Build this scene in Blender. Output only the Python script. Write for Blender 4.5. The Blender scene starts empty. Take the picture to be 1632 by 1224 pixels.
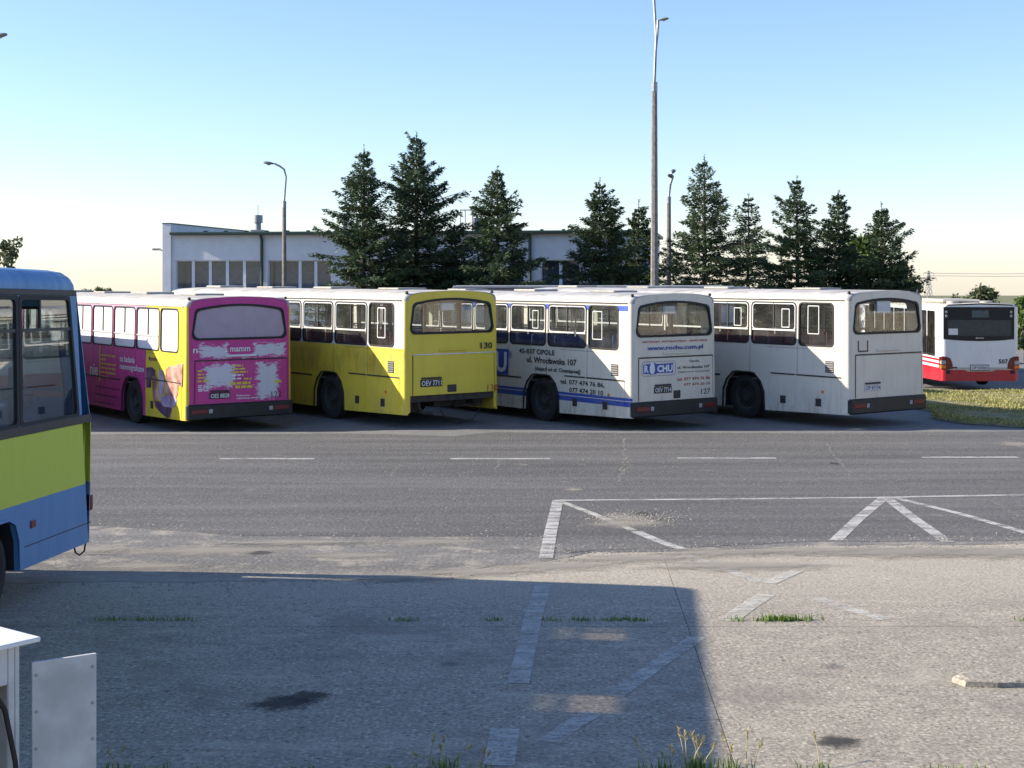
import bpy, math, random
from mathutils import Vector, Matrix
from mathutils.geometry import tessellate_polygon
import numpy as np
R = math.radians
scene = bpy.context.scene
COL = scene.collection

# ------------------------------------------------------------------ camera
F, CX, HY, H = 2300.0, 816.0, 442.0, 3.19      # photo pixels (1632 wide) and eye height
cam_d = bpy.data.cameras.new('camera'); cam = bpy.data.objects.new('camera', cam_d); COL.objects.link(cam)
cam.location = (0, 0, H); cam.rotation_euler = (R(90), 0, 0)
cam_d.sensor_width = 36; cam_d.lens = F / 1632 * 36
cam_d.shift_y = -(612 - HY) / 1632; cam_d.clip_end = 9000; cam_d.clip_start = .05
scene.camera = cam
# ------------------------------------------------------------------ sky and sun
SUN_EL = R(26); LX, LY = .9978, -.067
w = bpy.data.worlds.new('World'); scene.world = w; w.use_nodes = True
nt = w.node_tree; nt.nodes.clear()
sky = nt.nodes.new('ShaderNodeTexSky'); sky.sky_type = 'NISHITA'; sky.sun_disc = False
sky.sun_elevation = SUN_EL; sky.sun_rotation = math.atan2(-LX, -LY)
sky.air_density = 1.0; sky.dust_density = .25; sky.ozone_density = 4.2
bg = nt.nodes.new('ShaderNodeBackground'); bg.inputs[1].default_value = .112
wo = nt.nodes.new('ShaderNodeOutputWorld')
tint = nt.nodes.new('ShaderNodeVectorMath'); tint.operation = 'MULTIPLY'; tint.inputs[1].default_value = (1.03, .97, 1.05)
nt.links.new(sky.outputs[0], tint.inputs[0]); nt.links.new(tint.outputs[0], bg.inputs[0]); nt.links.new(bg.outputs[0], wo.inputs[0])
sd = bpy.data.lights.new('sun', 'SUN'); sd.energy = 5.0; sd.angle = R(.55); sd.color = (1, .90, .75)
so = bpy.data.objects.new('sun', sd); COL.objects.link(so)
so.rotation_euler = Vector((LX * math.cos(SUN_EL), LY * math.cos(SUN_EL), -math.sin(SUN_EL))).to_track_quat('-Z', 'Y').to_euler()
vs = scene.view_settings; vs.view_transform = 'Standard'; vs.look = 'None'; vs.exposure = 1.0; vs.gamma = 1; vs.use_curve_mapping = False
scene.cycles.max_bounces = 8; scene.cycles.transparent_max_bounces = 24; scene.cycles.caustics_reflective = False

# ------------------------------------------------------------------ ground shape
def sm(t, a, b):
    t = min(1, max(0, (t - a) / (b - a))); return t * t * (3 - 2 * t)
CP = [(14.2, -.15), (17.6, -.02), (21.5, -.08), (24.9, -.02)]
def cprof(c):
    if c <= CP[0][0]: return CP[0][1]
    for (a, za), (b, zb) in zip(CP, CP[1:]):
        if c < b: return za + (zb - za) * sm(c, a + .8, b - .8)
    return CP[-1][1]
def zg(x, y):
    if y < 22: return .02 * (22 - max(y, -40))
    z = 0
    if y > 29.5: z += cprof(x * .7986 + y * .6018) * sm(y, 29.6, 31.2)
    z -= .030 * max(0, min(y, 50) - 33) * sm(x, 10.2, 12.5)
    z -= .012 * max(0, y - 42)
    return z
def at(u, v, dz=0):
    """photo pixel -> point on the ground"""
    d = 20.0
    for _ in range(40):
        x = (u - CX) / F * d
        d = .5 * d + .5 * (H - zg(x, d) - dz) * F / (v - HY)
    x = (u - CX) / F * d
    return x, d
def zpx(v, d): return H - (v - HY) * d / F
def xpx(u, d): return (u - CX) / F * d

# ------------------------------------------------------------------ object helpers
def tag(o, label=None, cat=None, group=None, kind=None):
    for k, v in (('label', label), ('category', cat), ('group', group), ('kind', kind)):
        if v: o[k] = v
    return o
def empty(name, loc=(0, 0, 0), rot=(0, 0, 0), label=None, cat=None, group=None):
    o = bpy.data.objects.new(name, None); COL.objects.link(o); o.empty_display_size = .2
    o.location = loc; o.rotation_euler = rot
    return tag(o, label, cat, group)
def link(name, me, parent=None):
    o = bpy.data.objects.new(name, me); COL.objects.link(o)
    if parent: o.parent = parent
    return o
class MB:
    def __init__(s): s.v = []; s.f = []; s.mi = []; s.m = 0
    def add(s, vs, fs):
        b = len(s.v); s.v += [tuple(p) for p in vs]
        s.f += [tuple(i + b for i in f) for f in fs]; s.mi += [s.m] * len(fs); return s
    def box(s, x0, x1, y0, y1, z0, z1):
        if x0 > x1: x0, x1 = x1, x0
        if y0 > y1: y0, y1 = y1, y0
        if z0 > z1: z0, z1 = z1, z0
        return s.add([(x0,y0,z0),(x1,y0,z0),(x1,y1,z0),(x0,y1,z0),(x0,y0,z1),(x1,y0,z1),(x1,y1,z1),(x0,y1,z1)],
              [(3,2,1,0),(4,5,6,7),(0,1,5,4),(1,2,6,5),(2,3,7,6),(3,0,4,7)])
    def cbox(s, x0, x1, y0, y1, z0, z1, c=.01):
        """box with chamfered edges"""
        xs, ys, zs = sorted((x0, x1)), sorted((y0, y1)), sorted((z0, z1))
        c = min(c, .45 * (xs[1] - xs[0]), .45 * (ys[1] - ys[0]), .45 * (zs[1] - zs[0]))
        vs = []
        for i in (0, 1):
            for j in (0, 1):
                for k in (0, 1):
                    p = (xs[i], ys[j], zs[k]); q = (c * (1 - 2 * i), c * (1 - 2 * j), c * (1 - 2 * k))
                    vs += [(p[0], p[1] + q[1], p[2] + q[2]), (p[0] + q[0], p[1], p[2] + q[2]), (p[0] + q[0], p[1] + q[1], p[2])]
        I = lambda i, j, k, a: ((i * 2 + j) * 2 + k) * 3 + a
        fs = []
        for a in (0, 1):
            A = [I(a, 0, 0, 0), I(a, 1, 0, 0), I(a, 1, 1, 0), I(a, 0, 1, 0)]; fs.append(A if a else A[::-1])
            B = [I(0, a, 0, 1), I(1, a, 0, 1), I(1, a, 1, 1), I(0, a, 1, 1)]; fs.append(B[::-1] if a else B)
            C = [I(0, 0, a, 2), I(1, 0, a, 2), I(1, 1, a, 2), I(0, 1, a, 2)]; fs.append(C if a else C[::-1])
            for b in (0, 1):
                e = [I(a, b, 0, 0), I(a, b, 1, 0), I(a, b, 1, 1), I(a, b, 0, 1)]; fs.append(e if a == b else e[::-1])
                e = [I(a, 0, b, 0), I(a, 1, b, 0), I(a, 1, b, 2), I(a, 0, b, 2)]; fs.append(e[::-1] if a == b else e)
                e = [I(0, a, b, 1), I(1, a, b, 1), I(1, a, b, 2), I(0, a, b, 2)]; fs.append(e if a == b else e[::-1])
        for i in (0, 1):
            for j in (0, 1):
                for k in (0, 1):
                    t = [I(i, j, k, 0), I(i, j, k, 1), I(i, j, k, 2)]
                    fs.append(t if (i + j + k) % 2 else t[::-1])
        return s.add(vs, fs)
    def tube(s, pts, r, n=8, caps=True):
        pts = [Vector(p) for p in pts]; rs = r if isinstance(r, (list, tuple)) else [r] * len(pts)
        vs = []; up0 = None
        for i, p in enumerate(pts):
            t = (pts[min(i + 1, len(pts) - 1)] - pts[max(i - 1, 0)]).normalized()
            if up0 is None: up0 = Vector((0, 0, 1)) if abs(t.z) < .9 else Vector((1, 0, 0))
            a = t.cross(up0).normalized(); b = a.cross(t)
            up0 = b
            for k in range(n):
                q = 2 * math.pi * k / n; vs.append(p + (a * math.cos(q) + b * math.sin(q)) * rs[i])
        fs = []
        for i in range(len(pts) - 1):
            for k in range(n):
                fs.append((i * n + k, i * n + (k + 1) % n, (i + 1) * n + (k + 1) % n, (i + 1) * n + k))
        if caps: fs += [tuple(range(n))[::-1], tuple((len(pts) - 1) * n + k for k in range(n))]
        return s.add(vs, fs)
    def lathe(s, prof, axis='x', c=(0, 0, 0), n=28):
        """prof: (offset along axis, radius)"""
        vs = []
        for o, r in prof:
            for k in range(n):
                q = 2 * math.pi * k / n; a, b = r * math.cos(q), r * math.sin(q)
                vs.append((c[0] + o, c[1] + a, c[2] + b) if axis == 'x' else ((c[0] + a, c[1] + b, c[2] + o) if axis == 'z' else (c[0] + a, c[1] + o, c[2] + b)))
        fs = []
        for i in range(len(prof) - 1):
            for k in range(n):
                fs.append((i * n + k, i * n + (k + 1) % n, (i + 1) * n + (k + 1) % n, (i + 1) * n + k))
        return s.add(vs, fs)
    def sheet(s, loops, fn, th):
        """flat outline with holes (2-D loops) mapped by fn(a,b,depth); th = thickness"""
        L = [[Vector((a, b, 0)) for a, b in lp] for lp in loops]
        tris = tessellate_polygon(L); flat = [p for lp in loops for p in lp]; n = len(flat)
        vs = [fn(a, b, 0) for a, b in flat]
        if not th: return s.add(vs, [tuple(t) for t in tris])
        vs += [fn(a, b, th) for a, b in flat]
        fs = [tuple(t) for t in tris] + [tuple(i + n for i in t[::-1]) for t in tris]
        o = 0
        for lp in loops:
            k = len(lp)
            for i in range(k):
                j = (i + 1) % k; fs.append((o + i, o + j, o + j + n, o + i + n))
            o += k
        return s.add(vs, fs)
    def mesh(s, mats, deform=None, smooth=False, fixn=True, name='m'):
        me = bpy.data.meshes.new(name)
        me.from_pydata([deform(*p) for p in s.v] if deform else s.v, [], s.f)
        for m in (mats if isinstance(mats, (list, tuple)) else [mats]): me.materials.append(m)
        if any(s.mi): me.polygons.foreach_set('material_index', s.mi)
        if fixn:
            import bmesh
            bm = bmesh.new(); bm.from_mesh(me); bmesh.ops.recalc_face_normals(bm, faces=bm.faces); bm.to_mesh(me); bm.free()
        if smooth:
            me.polygons.foreach_set('use_smooth', [True] * len(me.polygons))
            if smooth != 'all': me.set_sharp_from_angle(angle=R(38))
        me.update(); return me
    def build(s, name, mats, parent=None, deform=None, smooth=False, fixn=True):
        return link(name, s.mesh(mats, deform, smooth, fixn, name), parent)
def rrect(a0, a1, b0, b1, r, n=4):
    if a0 > a1: a0, a1 = a1, a0
    P = []
    for (ca, cb, q0) in ((a1 - r, b0 + r, -90), (a1 - r, b1 - r, 0), (a0 + r, b1 - r, 90), (a0 + r, b0 + r, 180)):
        for k in range(n + 1):
            q = R(q0 + 90 * k / n); P.append((ca + r * math.cos(q), cb + r * math.sin(q)))
    return P

# ------------------------------------------------------------------ materials
def newmat(name):
    m = bpy.data.materials.new(name); m.use_nodes = True
    t = m.node_tree; b = t.nodes['Principled BSDF']; return m, t, b
class NG:
    """small node-graph writer"""
    def __init__(s, t): s.t = t; s._tc = None
    def n(s, ty, **kw):
        o = s.t.nodes.new(ty)
        for k, v in kw.items(): setattr(o, k, v)
        return o
    def put(s, sock, v):
        if isinstance(v, bpy.types.NodeSocket): s.t.links.new(v, sock)
        elif v is not None: sock.default_value = v
    def obj(s):
        if not s._tc: s._tc = s.n('ShaderNodeTexCoord')
        return s._tc.outputs['Object']
    def xyz(s, v=None):
        o = s.n('ShaderNodeSeparateXYZ'); s.put(o.inputs[0], v or s.obj()); return o.outputs
    def math(s, op, a, b=None, c=None, clamp=False):
        o = s.n('ShaderNodeMath', operation=op, use_clamp=clamp); s.put(o.inputs[0], a); s.put(o.inputs[1], b); s.put(o.inputs[2], c); return o.outputs[0]
    def scale(s, v, sx, sy, sz):
        o = s.n('ShaderNodeVectorMath', operation='MULTIPLY'); s.put(o.inputs[0], v); o.inputs[1].default_value = (sx, sy, sz); return o.outputs[0]
    def noise(s, sc, det=4, rough=.55, vec=None, dist=0):
        o = s.n('ShaderNodeTexNoise'); s.put(o.inputs['Vector'], vec or s.obj()); o.inputs['Scale'].default_value = sc
        o.inputs['Detail'].default_value = det; o.inputs['Roughness'].default_value = rough; o.inputs['Distortion'].default_value = dist
        return o.outputs['Fac']
    def voro(s, sc, feat='F1', vec=None):
        o = s.n('ShaderNodeTexVoronoi', feature=feat); s.put(o.inputs['Vector'], vec or s.obj()); o.inputs['Scale'].default_value = sc
        return o.outputs['Distance'], (o.outputs['Color'] if feat != 'DISTANCE_TO_EDGE' else None)
    def ramp(s, v, a, b, lo=0., hi=1.):
        o = s.n('ShaderNodeMapRange', interpolation_type='SMOOTHSTEP'); s.put(o.inputs[0], v)
        for i, k in zip((1, 2, 3, 4), (a, b, lo, hi)): s.put(o.inputs[i], k)
        return o.outputs[0]
    def mix(s, f, a, b, mode='MIX'):
        o = s.n('ShaderNodeMix', data_type='RGBA', blend_type=mode); s.put(o.inputs['Factor'], f)
        for k, v in (('A', a), ('B', b)):
            sk = [i for i in o.inputs if i.name == k and i.type == 'RGBA'][0]
            s.put(sk, (tuple(v) + (1,)) if isinstance(v, (tuple, list)) and len(v) == 3 else v)
        return [q for q in o.outputs if q.type == 'RGBA'][0]
    def bump(s, h, st, dist=.02):
        o = s.n('ShaderNodeBump'); o.inputs['Strength'].default_value = st; o.inputs['Distance'].default_value = dist
        s.put(o.inputs['Height'], h); return o.outputs[0]
def C4(c): return (c[0], c[1], c[2], 1)
def simple(name, c, rough=.5, metal=0, var=.15, nsc=6, bump=0, spec=.5):
    m, t, b = newmat(name); g = NG(t)
    n = g.noise(nsc, 5)
    c2 = tuple(x * (1 - var) for x in c); c1 = tuple(min(1, x * (1 + var * .6)) for x in c)
    g.put(b.inputs['Base Color'], g.mix(g.ramp(n, .3, .7), c2, c1))
    b.inputs['Roughness'].default_value = rough; b.inputs['Metallic'].default_value = metal
    b.inputs['Specular IOR Level'].default_value = spec
    if bump: g.put(b.inputs['Normal'], g.bump(g.noise(nsc * 6, 4), bump))
    return m
def flat(name, c, rough=.5): return simple(name, c, rough, var=.05)
def glass(name, tint=(.93, .95, .945), ior=1.5, dirt=.04):
    m = bpy.data.materials.new(name); m.use_nodes = True; t = m.node_tree; t.nodes.clear(); g = NG(t)
    tr = g.n('ShaderNodeBsdfTransparent'); tr.inputs[0].default_value = C4(tint)
    gl = g.n('ShaderNodeBsdfGlossy'); gl.inputs['Roughness'].default_value = .015
    ge = g.n('ShaderNodeNewGeometry'); dt = g.n('ShaderNodeVectorMath', operation='DOT_PRODUCT'); g.put(dt.inputs[0], ge.outputs['Incoming']); g.put(dt.inputs[1], ge.outputs['Normal'])
    f0 = ((ior - 1) / (ior + 1)) ** 2      # Schlick reflectance, the same from both faces of the pane
    fr = g.math('ADD', g.math('MULTIPLY', g.math('POWER', g.math('SUBTRACT', 1.0, g.math('ABSOLUTE', dt.outputs['Value'])), 5.0), 1 - f0), f0)
    mx = g.n('ShaderNodeMixShader'); g.put(mx.inputs[0], fr); g.put(mx.inputs[1], tr.outputs[0]); g.put(mx.inputs[2], gl.outputs[0])
    df = g.n('ShaderNodeBsdfDiffuse'); df.inputs[0].default_value = (.45, .43, .38, 1)
    m2 = g.n('ShaderNodeMixShader'); g.put(m2.inputs[0], g.ramp(g.noise(2.2, 6), .35, .9, dirt * .4, dirt * 2.2))
    g.put(m2.inputs[1], mx.outputs[0]); g.put(m2.inputs[2], df.outputs[0])
    o = g.n('ShaderNodeOutputMaterial'); g.put(o.inputs[0], m2.outputs[0]); return m
def paint(name, base, zones=(), grime=.35, rough=.38, extra=None, gcol=(.20, .17, .13)):
    """zones: (colour, dict(x=(a,b), y=(a,b), z=(a,b), ax=(a,b)))  limits in the thing's own metres"""
    m, t, b = newmat(name); g = NG(t); X, Y, Z = g.xyz(); AX = g.math('ABSOLUTE', X)
    col = g.mix(g.ramp(g.noise(1.3, 4), .3, .7), tuple(c * .93 for c in base), base)
    for zc, lim in zones:
        f = None
        for k, (a, bb) in lim.items():
            s_ = {'x': X, 'y': Y, 'z': Z, 'ax': AX}[k]
            q = g.math('MULTIPLY', g.math('GREATER_THAN', s_, a), g.math('LESS_THAN', s_, bb))
            f = q if f is None else g.math('MULTIPLY', f, q)
        col = g.mix(f, col, zc)
    if extra: col = extra(g, col, X, Y, Z)
    # road dirt: more near the skirt, streaks, specks
    streak = g.noise(3.2, 5, .6, g.scale(g.obj(), 2.2, 2.2, .35))
    low = g.ramp(Z, 1.1, .25, .0, 1.)
    dm = g.math('MULTIPLY', g.ramp(streak, .45, .85), g.math('ADD', g.math('MULTIPLY', low, grime * 1.3), grime * .42), clamp=True)
    dm = g.math('ADD', dm, g.math('MULTIPLY', g.math('MULTIPLY', low, g.ramp(g.noise(7, 6), .4, .75)), grime * .5), clamp=True)
    col = g.mix(dm, col, gcol)
    rust = g.math('MULTIPLY', g.ramp(g.noise(9, 6, .7), .66, .72), g.ramp(g.noise(1.1, 2), .48, .62))
    col = g.mix(g.math('MULTIPLY', rust, grime * 1.2, clamp=True), col, (.13, .06, .03))
    g.put(b.inputs['Base Color'], col)
    g.put(b.inputs['Roughness'], g.ramp(streak, .3, .8, rough, rough + .25))
    g.put(b.inputs['Normal'], g.bump(g.noise(1.5, 3), .22, .05))
    return m
M = {}
M['rubber'] = simple('rubber', (.012, .012, .013), .7)
M['tyre'] = simple('tyre', (.022, .021, .020), .85, nsc=14)
M['rim'] = simple('rim', (.06, .058, .055), .65, .3)
M['steel'] = simple('steel', (.33, .33, .32), .45, .6)
M['alu'] = simple('aluminium', (.62, .62, .60), .4, .35)
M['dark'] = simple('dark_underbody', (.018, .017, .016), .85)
M['under'] = simple('rusty_underbody', (.05, .04, .033), .85, var=.4)
M['bumper'] = simple('black_bumper', (.017, .017, .017), .6, var=.35)
M['inner'] = simple('cabin_lining', (.50, .48, .42), .7)
M['floor'] = simple('cabin_floor', (.10, .095, .09), .8)
M['seat_red'] = simple('seat_red', (.10, .02, .03), .7)
M['seat_blue'] = simple('seat_blue', (.03, .06, .20), .7)
M['rail'] = simple('grab_rail', (.55, .52, .40), .4)
M['glass'] = glass('window_glass')
M['glass_dirty'] = glass('dusty_window_glass', (.7, .72, .68), 1.55, .2)
M['glass_dark'] = glass('dark_window_glass', (.18, .21, .23), 1.6, .05)
M['film'] = simple('white_window_film', (.78, .77, .77), .5, var=.05)
M['pinkfilm'] = simple('pink_window_film', (.36, .29, .37), .12, var=.07, nsc=3)
M['red'] = simple('red_lens', (.15, .012, .012), .25)
M['amber'] = simple('amber_lens', (.75, .20, .02), .3)
M['clear'] = simple('clear_lens', (.38, .38, .38), .2)
M['black'] = flat('black_vinyl', (.02, .02, .022))
M['white'] = flat('white_vinyl', (.74, .74, .74))
M['txtblue'] = flat('blue_vinyl', (.03, .07, .32))
M['txtred'] = flat('red_vinyl', (.40, .03, .03))
M['txtyellow'] = flat('yellow_vinyl', (.70, .55, .05))
M['purple'] = flat('purple_vinyl', (.11, .01, .10))
M['platek'] = flat('black_plate', (.02, .02, .02))
M['platew'] = flat('white_plate', (.6, .6, .62))
M['roofw'] = simple('pale_roof', (.48, .45, .39), .6, var=.25, nsc=2.5)
M['roofg'] = simple('grey_roof', (.44, .42, .39), .6, var=.3, nsc=2.5)
M['hatch'] = simple('roof_hatch_plastic', (.40, .38, .33), .5)
M['rubdark'] = simple('old_black_paint', (.03, .028, .027), .55)
M['concrete_post'] = simple('post_concrete', (.20, .188, .172), .85, var=.3, nsc=9, bump=.2)
M['galv'] = simple('galvanised_steel', (.30, .31, .32), .5, .5)

# ================================================================== SETTING
def ground_mat():
    m, t, b = newmat('lot_surface'); g = NG(t); X, Y, Z = g.xyz()
    fine = g.noise(26, 6, .7); mid = g.noise(2.0, 5); big = g.noise(.35, 4)
    col = g.mix(g.ramp(fine, .3, .7), (.12, .118, .112), (.21, .205, .195))
    col = g.mix(g.ramp(mid, .5, .75, 0, .5), col, (.27, .25, .22))
    col = g.mix(g.ramp(big, .5, .7, 0, .5), col, (.085, .085, .085))
    fld = g.mix(g.ramp(g.noise(.05, 4), .35, .65), (.09, .12, .035), (.20, .17, .08))
    col = g.mix(g.ramp(g.math('ADD', Y, g.math('MULTIPLY', big, 6)), 84, 88), col, fld)
    g.put(b.inputs['Base Color'], col); b.inputs['Roughness'].default_value = .9
    g.put(b.inputs['Normal'], g.bump(fine, .35, .02)); return m
def asphalt_mat(name, lo, hi, dust, dustlev, seedoff=0, edge=None):
    m, t, b = newmat(name); g = NG(t); X, Y, Z = g.xyz()
    v = g.n('ShaderNodeVectorMath', operation='ADD'); g.put(v.inputs[0], g.obj()); v.inputs[1].default_value = (seedoff, seedoff * .7, 0); v = v.outputs[0]
    vd, vc = g.voro(17, vec=v); fine = g.noise(26, 6, .85, v); mid = g.noise(3.0, 6, .6, v)
    lane = g.noise(1.0, 5, .6, g.scale(v, .12, 1.3, 1))
    col = g.mix(g.ramp(fine, .38, .62), lo, hi)
    sp = g.xyz(vc)[0]
    col = g.mix(g.math('MULTIPLY', g.ramp(vd, .35, .15), g.ramp(sp, .55, .9, 0, .75)), col, tuple(min(1, c * 2.3) for c in hi))
    col = g.mix(g.math('MULTIPLY', g.ramp(vd, .3, .1), g.ramp(sp, .3, .1, 0, .7)), col, tuple(c * .35 for c in lo))
    col = g.mix(g.ramp(lane, .45, .7, 0, .5), col, tuple(c * 1.25 for c in hi))
    col = g.mix(g.ramp(lane, .48, .3, 0, .45), col, tuple(c * .8 for c in lo))
    dm = g.math('MULTIPLY', g.ramp(mid, dustlev, dustlev + .25), .75)
    if edge:       # sand that has drifted onto the edge beside the concrete
        dm = g.math('ADD', dm, g.math('MULTIPLY', g.ramp(g.math('ADD', Y, g.math('MULTIPLY', mid, 1.6)), edge + 1.9, edge + .3), .75), clamp=True)
    col = g.mix(dm, col, dust)
    g.put(b.inputs['Base Color'], col); b.inputs['Roughness'].default_value = .88
    g.put(b.inputs['Normal'], g.bump(g.math('ADD', g.math('MULTIPLY', vd, .7), fine), .55, .02)); return m
def concrete_mat():
    m, t, b = newmat('weathered_concrete'); g = NG(t)
    geo = g.n('ShaderNodeNewGeometry'); P = geo.outputs['Position']
    oi = g.n('ShaderNodeObjectInfo'); X, Y, Z = g.xyz(P)
    vd, vc = g.voro(24, vec=P); vd2, vc2 = g.voro(11, vec=P); fine = g.noise(34, 6, .85, P); mid = g.noise(2.2, 7, .68, P); big = g.noise(.55, 5, .62, P)
    scr = g.noise(1.6, 6, .7, g.scale(P, .3, 2.2, 1))
    col = g.mix(g.ramp(fine, .36, .64), (.175, .152, .117), (.47, .42, .335))
    sp = g.xyz(vc)[0]; sp2 = g.xyz(vc2)[0]
    col = g.mix(g.math('MULTIPLY', g.ramp(vd, .45, .2), g.ramp(sp, .55, .9, 0, .75)), col, (.62, .56, .46))
    col = g.mix(g.math('MULTIPLY', g.ramp(vd, .4, .12), g.ramp(sp, .34, .1, 0, .85)), col, (.07, .062, .05))
    col = g.mix(g.math('MULTIPLY', g.ramp(vd2, .3, .1), g.ramp(sp2, .28, .05, 0, .8)), col, (.075, .066, .054))
    col = g.mix(g.math('MULTIPLY', g.ramp(vd2, .35, .1), g.ramp(sp2, .75, .95, 0, .6)), col, (.52, .47, .38))
    col = g.mix(g.ramp(mid, .50, .70, 0, .45), col, (.19, .168, .135))
    col = g.mix(g.ramp(mid, .47, .30, 0, .5), col, (.47, .42, .33))
    col = g.mix(g.ramp(scr, .55, .70, 0, .5), col, (.50, .445, .345))
    col = g.mix(g.ramp(scr, .45, .32, 0, .4), col, (.20, .18, .15))
    col = g.mix(g.ramp(big, .52, .66, 0, .4), col, (.17, .155, .13))
    # sand blown up against the asphalt edge
    col = g.mix(g.math('MULTIPLY', g.ramp(g.math('ADD', Y, g.math('MULTIPLY', mid, 3.0)), 14.2, 16.2), .7), col, g.mix(g.ramp(fine, .4, .6), (.33, .29, .225), (.50, .45, .36)))
    sd_, sc_ = g.voro(.9, vec=P); col = g.mix(g.math('MULTIPLY', g.ramp(g.math('ADD', sd_, g.math('MULTIPLY', g.math('SUBTRACT', mid, .5), .25)), .13, .03), g.ramp(g.xyz(sc_)[1], .55, .75, 0, .6)), col, (.07, .064, .055))
    col = g.mix(g.math('MULTIPLY', oi.outputs['Random'], .15), col, (.20, .18, .15))
    g.put(b.inputs['Base Color'], col); b.inputs['Roughness'].default_value = .92
    g.put(b.inputs['Normal'], g.bump(g.math('ADD', g.math('ADD', fine, g.math('MULTIPLY', vd, .5)), g.math('MULTIPLY', mid, .3)), .55, .015)); return m
def worn_paint(name, c, cover):
    m, t, b = newmat(name); g = NG(t); geo = g.n('ShaderNodeNewGeometry'); P = geo.outputs['Position']
    n = g.math('ADD', g.math('MULTIPLY', g.noise(40, 6, .85, P), .5), g.math('MULTIPLY', g.noise(2.5, 6, .75, g.scale(P, .8, 2.0, 1)), .62))
    g.put(b.inputs['Alpha'], g.math('MULTIPLY', g.ramp(n, cover + .07, cover - .13), .88)); b.inputs['Roughness'].default_value = .85
    g.put(b.inputs['Base Color'], g.mix(g.ramp(g.noise(22, 6, .8, P), .3, .7), tuple(k * .68 for k in c), c)); return m
def stain_mat(name, c, amt):
    m, t, b = newmat(name); g = NG(t); X, Y, Z = g.xyz()
    rr = g.math('SQRT', g.math('ADD', g.math('MULTIPLY', X, X), g.math('MULTIPLY', Y, Y)))
    d = g.math('ADD', rr, g.math('ADD', g.math('MULTIPLY', g.math('SUBTRACT', g.noise(1.6, 3, .6), .5), 1.3), g.math('MULTIPLY', g.math('SUBTRACT', g.noise(9, 6, .75), .5), 1.4)))
    g.put(b.inputs['Alpha'], g.ramp(d, .85, .25, 0, amt))
    g.put(b.inputs['Base Color'], g.mix(g.noise(9, 5), tuple(k * .7 for k in c), c)); b.inputs['Roughness'].default_value = .85; return m
M['ground'] = ground_mat(); M['concrete'] = concrete_mat()
M['asphaltA'] = asphalt_mat('old_asphalt', (.095, .09, .082), (.18, .172, .158), (.37, .33, .265), .47, 0, 14.2)
M['asphaltB'] = asphalt_mat('road_asphalt', (.064, .061, .056), (.140, .134, .125), (.27, .245, .205), .60, 13)
M['line'] = worn_paint('worn_white_line', (.60, .58, .54), .62)
M['line2'] = worn_paint('faded_white_line', (.58, .56, .49), .63)
M['joint'] = simple('joint_dirt', (.16, .145, .115), .95)

def axis_lines(dense0, dense1, step, far):
    a = list(np.arange(dense0, dense1 + .001, step)); k = step; lo, hi = a[0], a[-1]; L = []; U = []
    while lo > -far: k *= 1.5; lo -= k; L.append(lo)
    k = step
    while hi < far: k *= 1.5; hi += k; U.append(hi)
    return L[::-1] + a + U
xs = axis_lines(-22, 27, .5, 3500); ys = [y for y in axis_lines(4, 56, .5, 4200) if y > -400]
mb = MB(); nx = len(xs)
mb.v = [(x, y, zg(x, y)) for y in ys for x in xs]
mb.f = [(j * nx + i, j * nx + i + 1, (j + 1) * nx + i + 1, (j + 1) * nx + i) for j in range(len(ys) - 1) for i in range(nx - 1)]
mb.mi = [0] * len(mb.f)
tag(mb.build('ground', M['ground'], fixn=False), kind='structure')

def interp(P, x):
    if x <= P[0][0]: return P[0][1]
    for (a, ya), (b, yb) in zip(P, P[1:]):
        if x <= b: return ya + (yb - ya) * (x - a) / (b - a)
    return P[-1][1]
rng = random.Random(5)
# --- concrete slabs in front of the building
apron = MB().add([(-40, 2, zg(0, 2) + .003), (40, 2, zg(0, 2) + .003), (40, 17.6, zg(0, 17.6) + .003), (-40, 17.6, zg(0, 17.6) + .003)], [(0, 1, 2, 3)]).build('concrete_apron', M['joint'], fixn=False)
tag(apron, kind='structure')
rows = [2.2, 7.0, 12.33, 17.5]; cols = [-34.5 + 6 * k for k in range(12)]
for j in range(3):
    for i in range(len(cols) - 1):
        g_ = .005; y0, y1 = rows[j] + g_, rows[j + 1] - g_; x0, x1 = cols[i] + .002, cols[i + 1] - .002
        s_ = MB(); tilt = 0
        def pz(x, y, h): return zg(0, y) + h + tilt * (x - x0) * .3
        sk = lambda y: .046 * (y - 12.3)
        ring0 = [(x0 + sk(y0), y0), (x1 + sk(y0), y0), (x1 + sk(y1), y1), (x0 + sk(y1), y1)]; c = .005
        ring1 = [(x + c * q[0], y + c * q[1]) for (x, y), q in zip(ring0, ((.4, 1), (-.4, 1), (-.4, -1), (.4, -1)))]
        s_.add([(x, y, pz(x, y, -.02)) for x, y in ring0] + [(x, y, pz(x, y, .005)) for x, y in ring0] + [(x, y, pz(x, y, .012)) for x, y in ring1],
               [(8, 9, 10, 11)] + [(a + k, a + (k + 1) % 4, a + 4 + (k + 1) % 4, a + 4 + k) for a in (0, 4) for k in range(4)])
        s_.build('slab', M['concrete'], apron)
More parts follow.
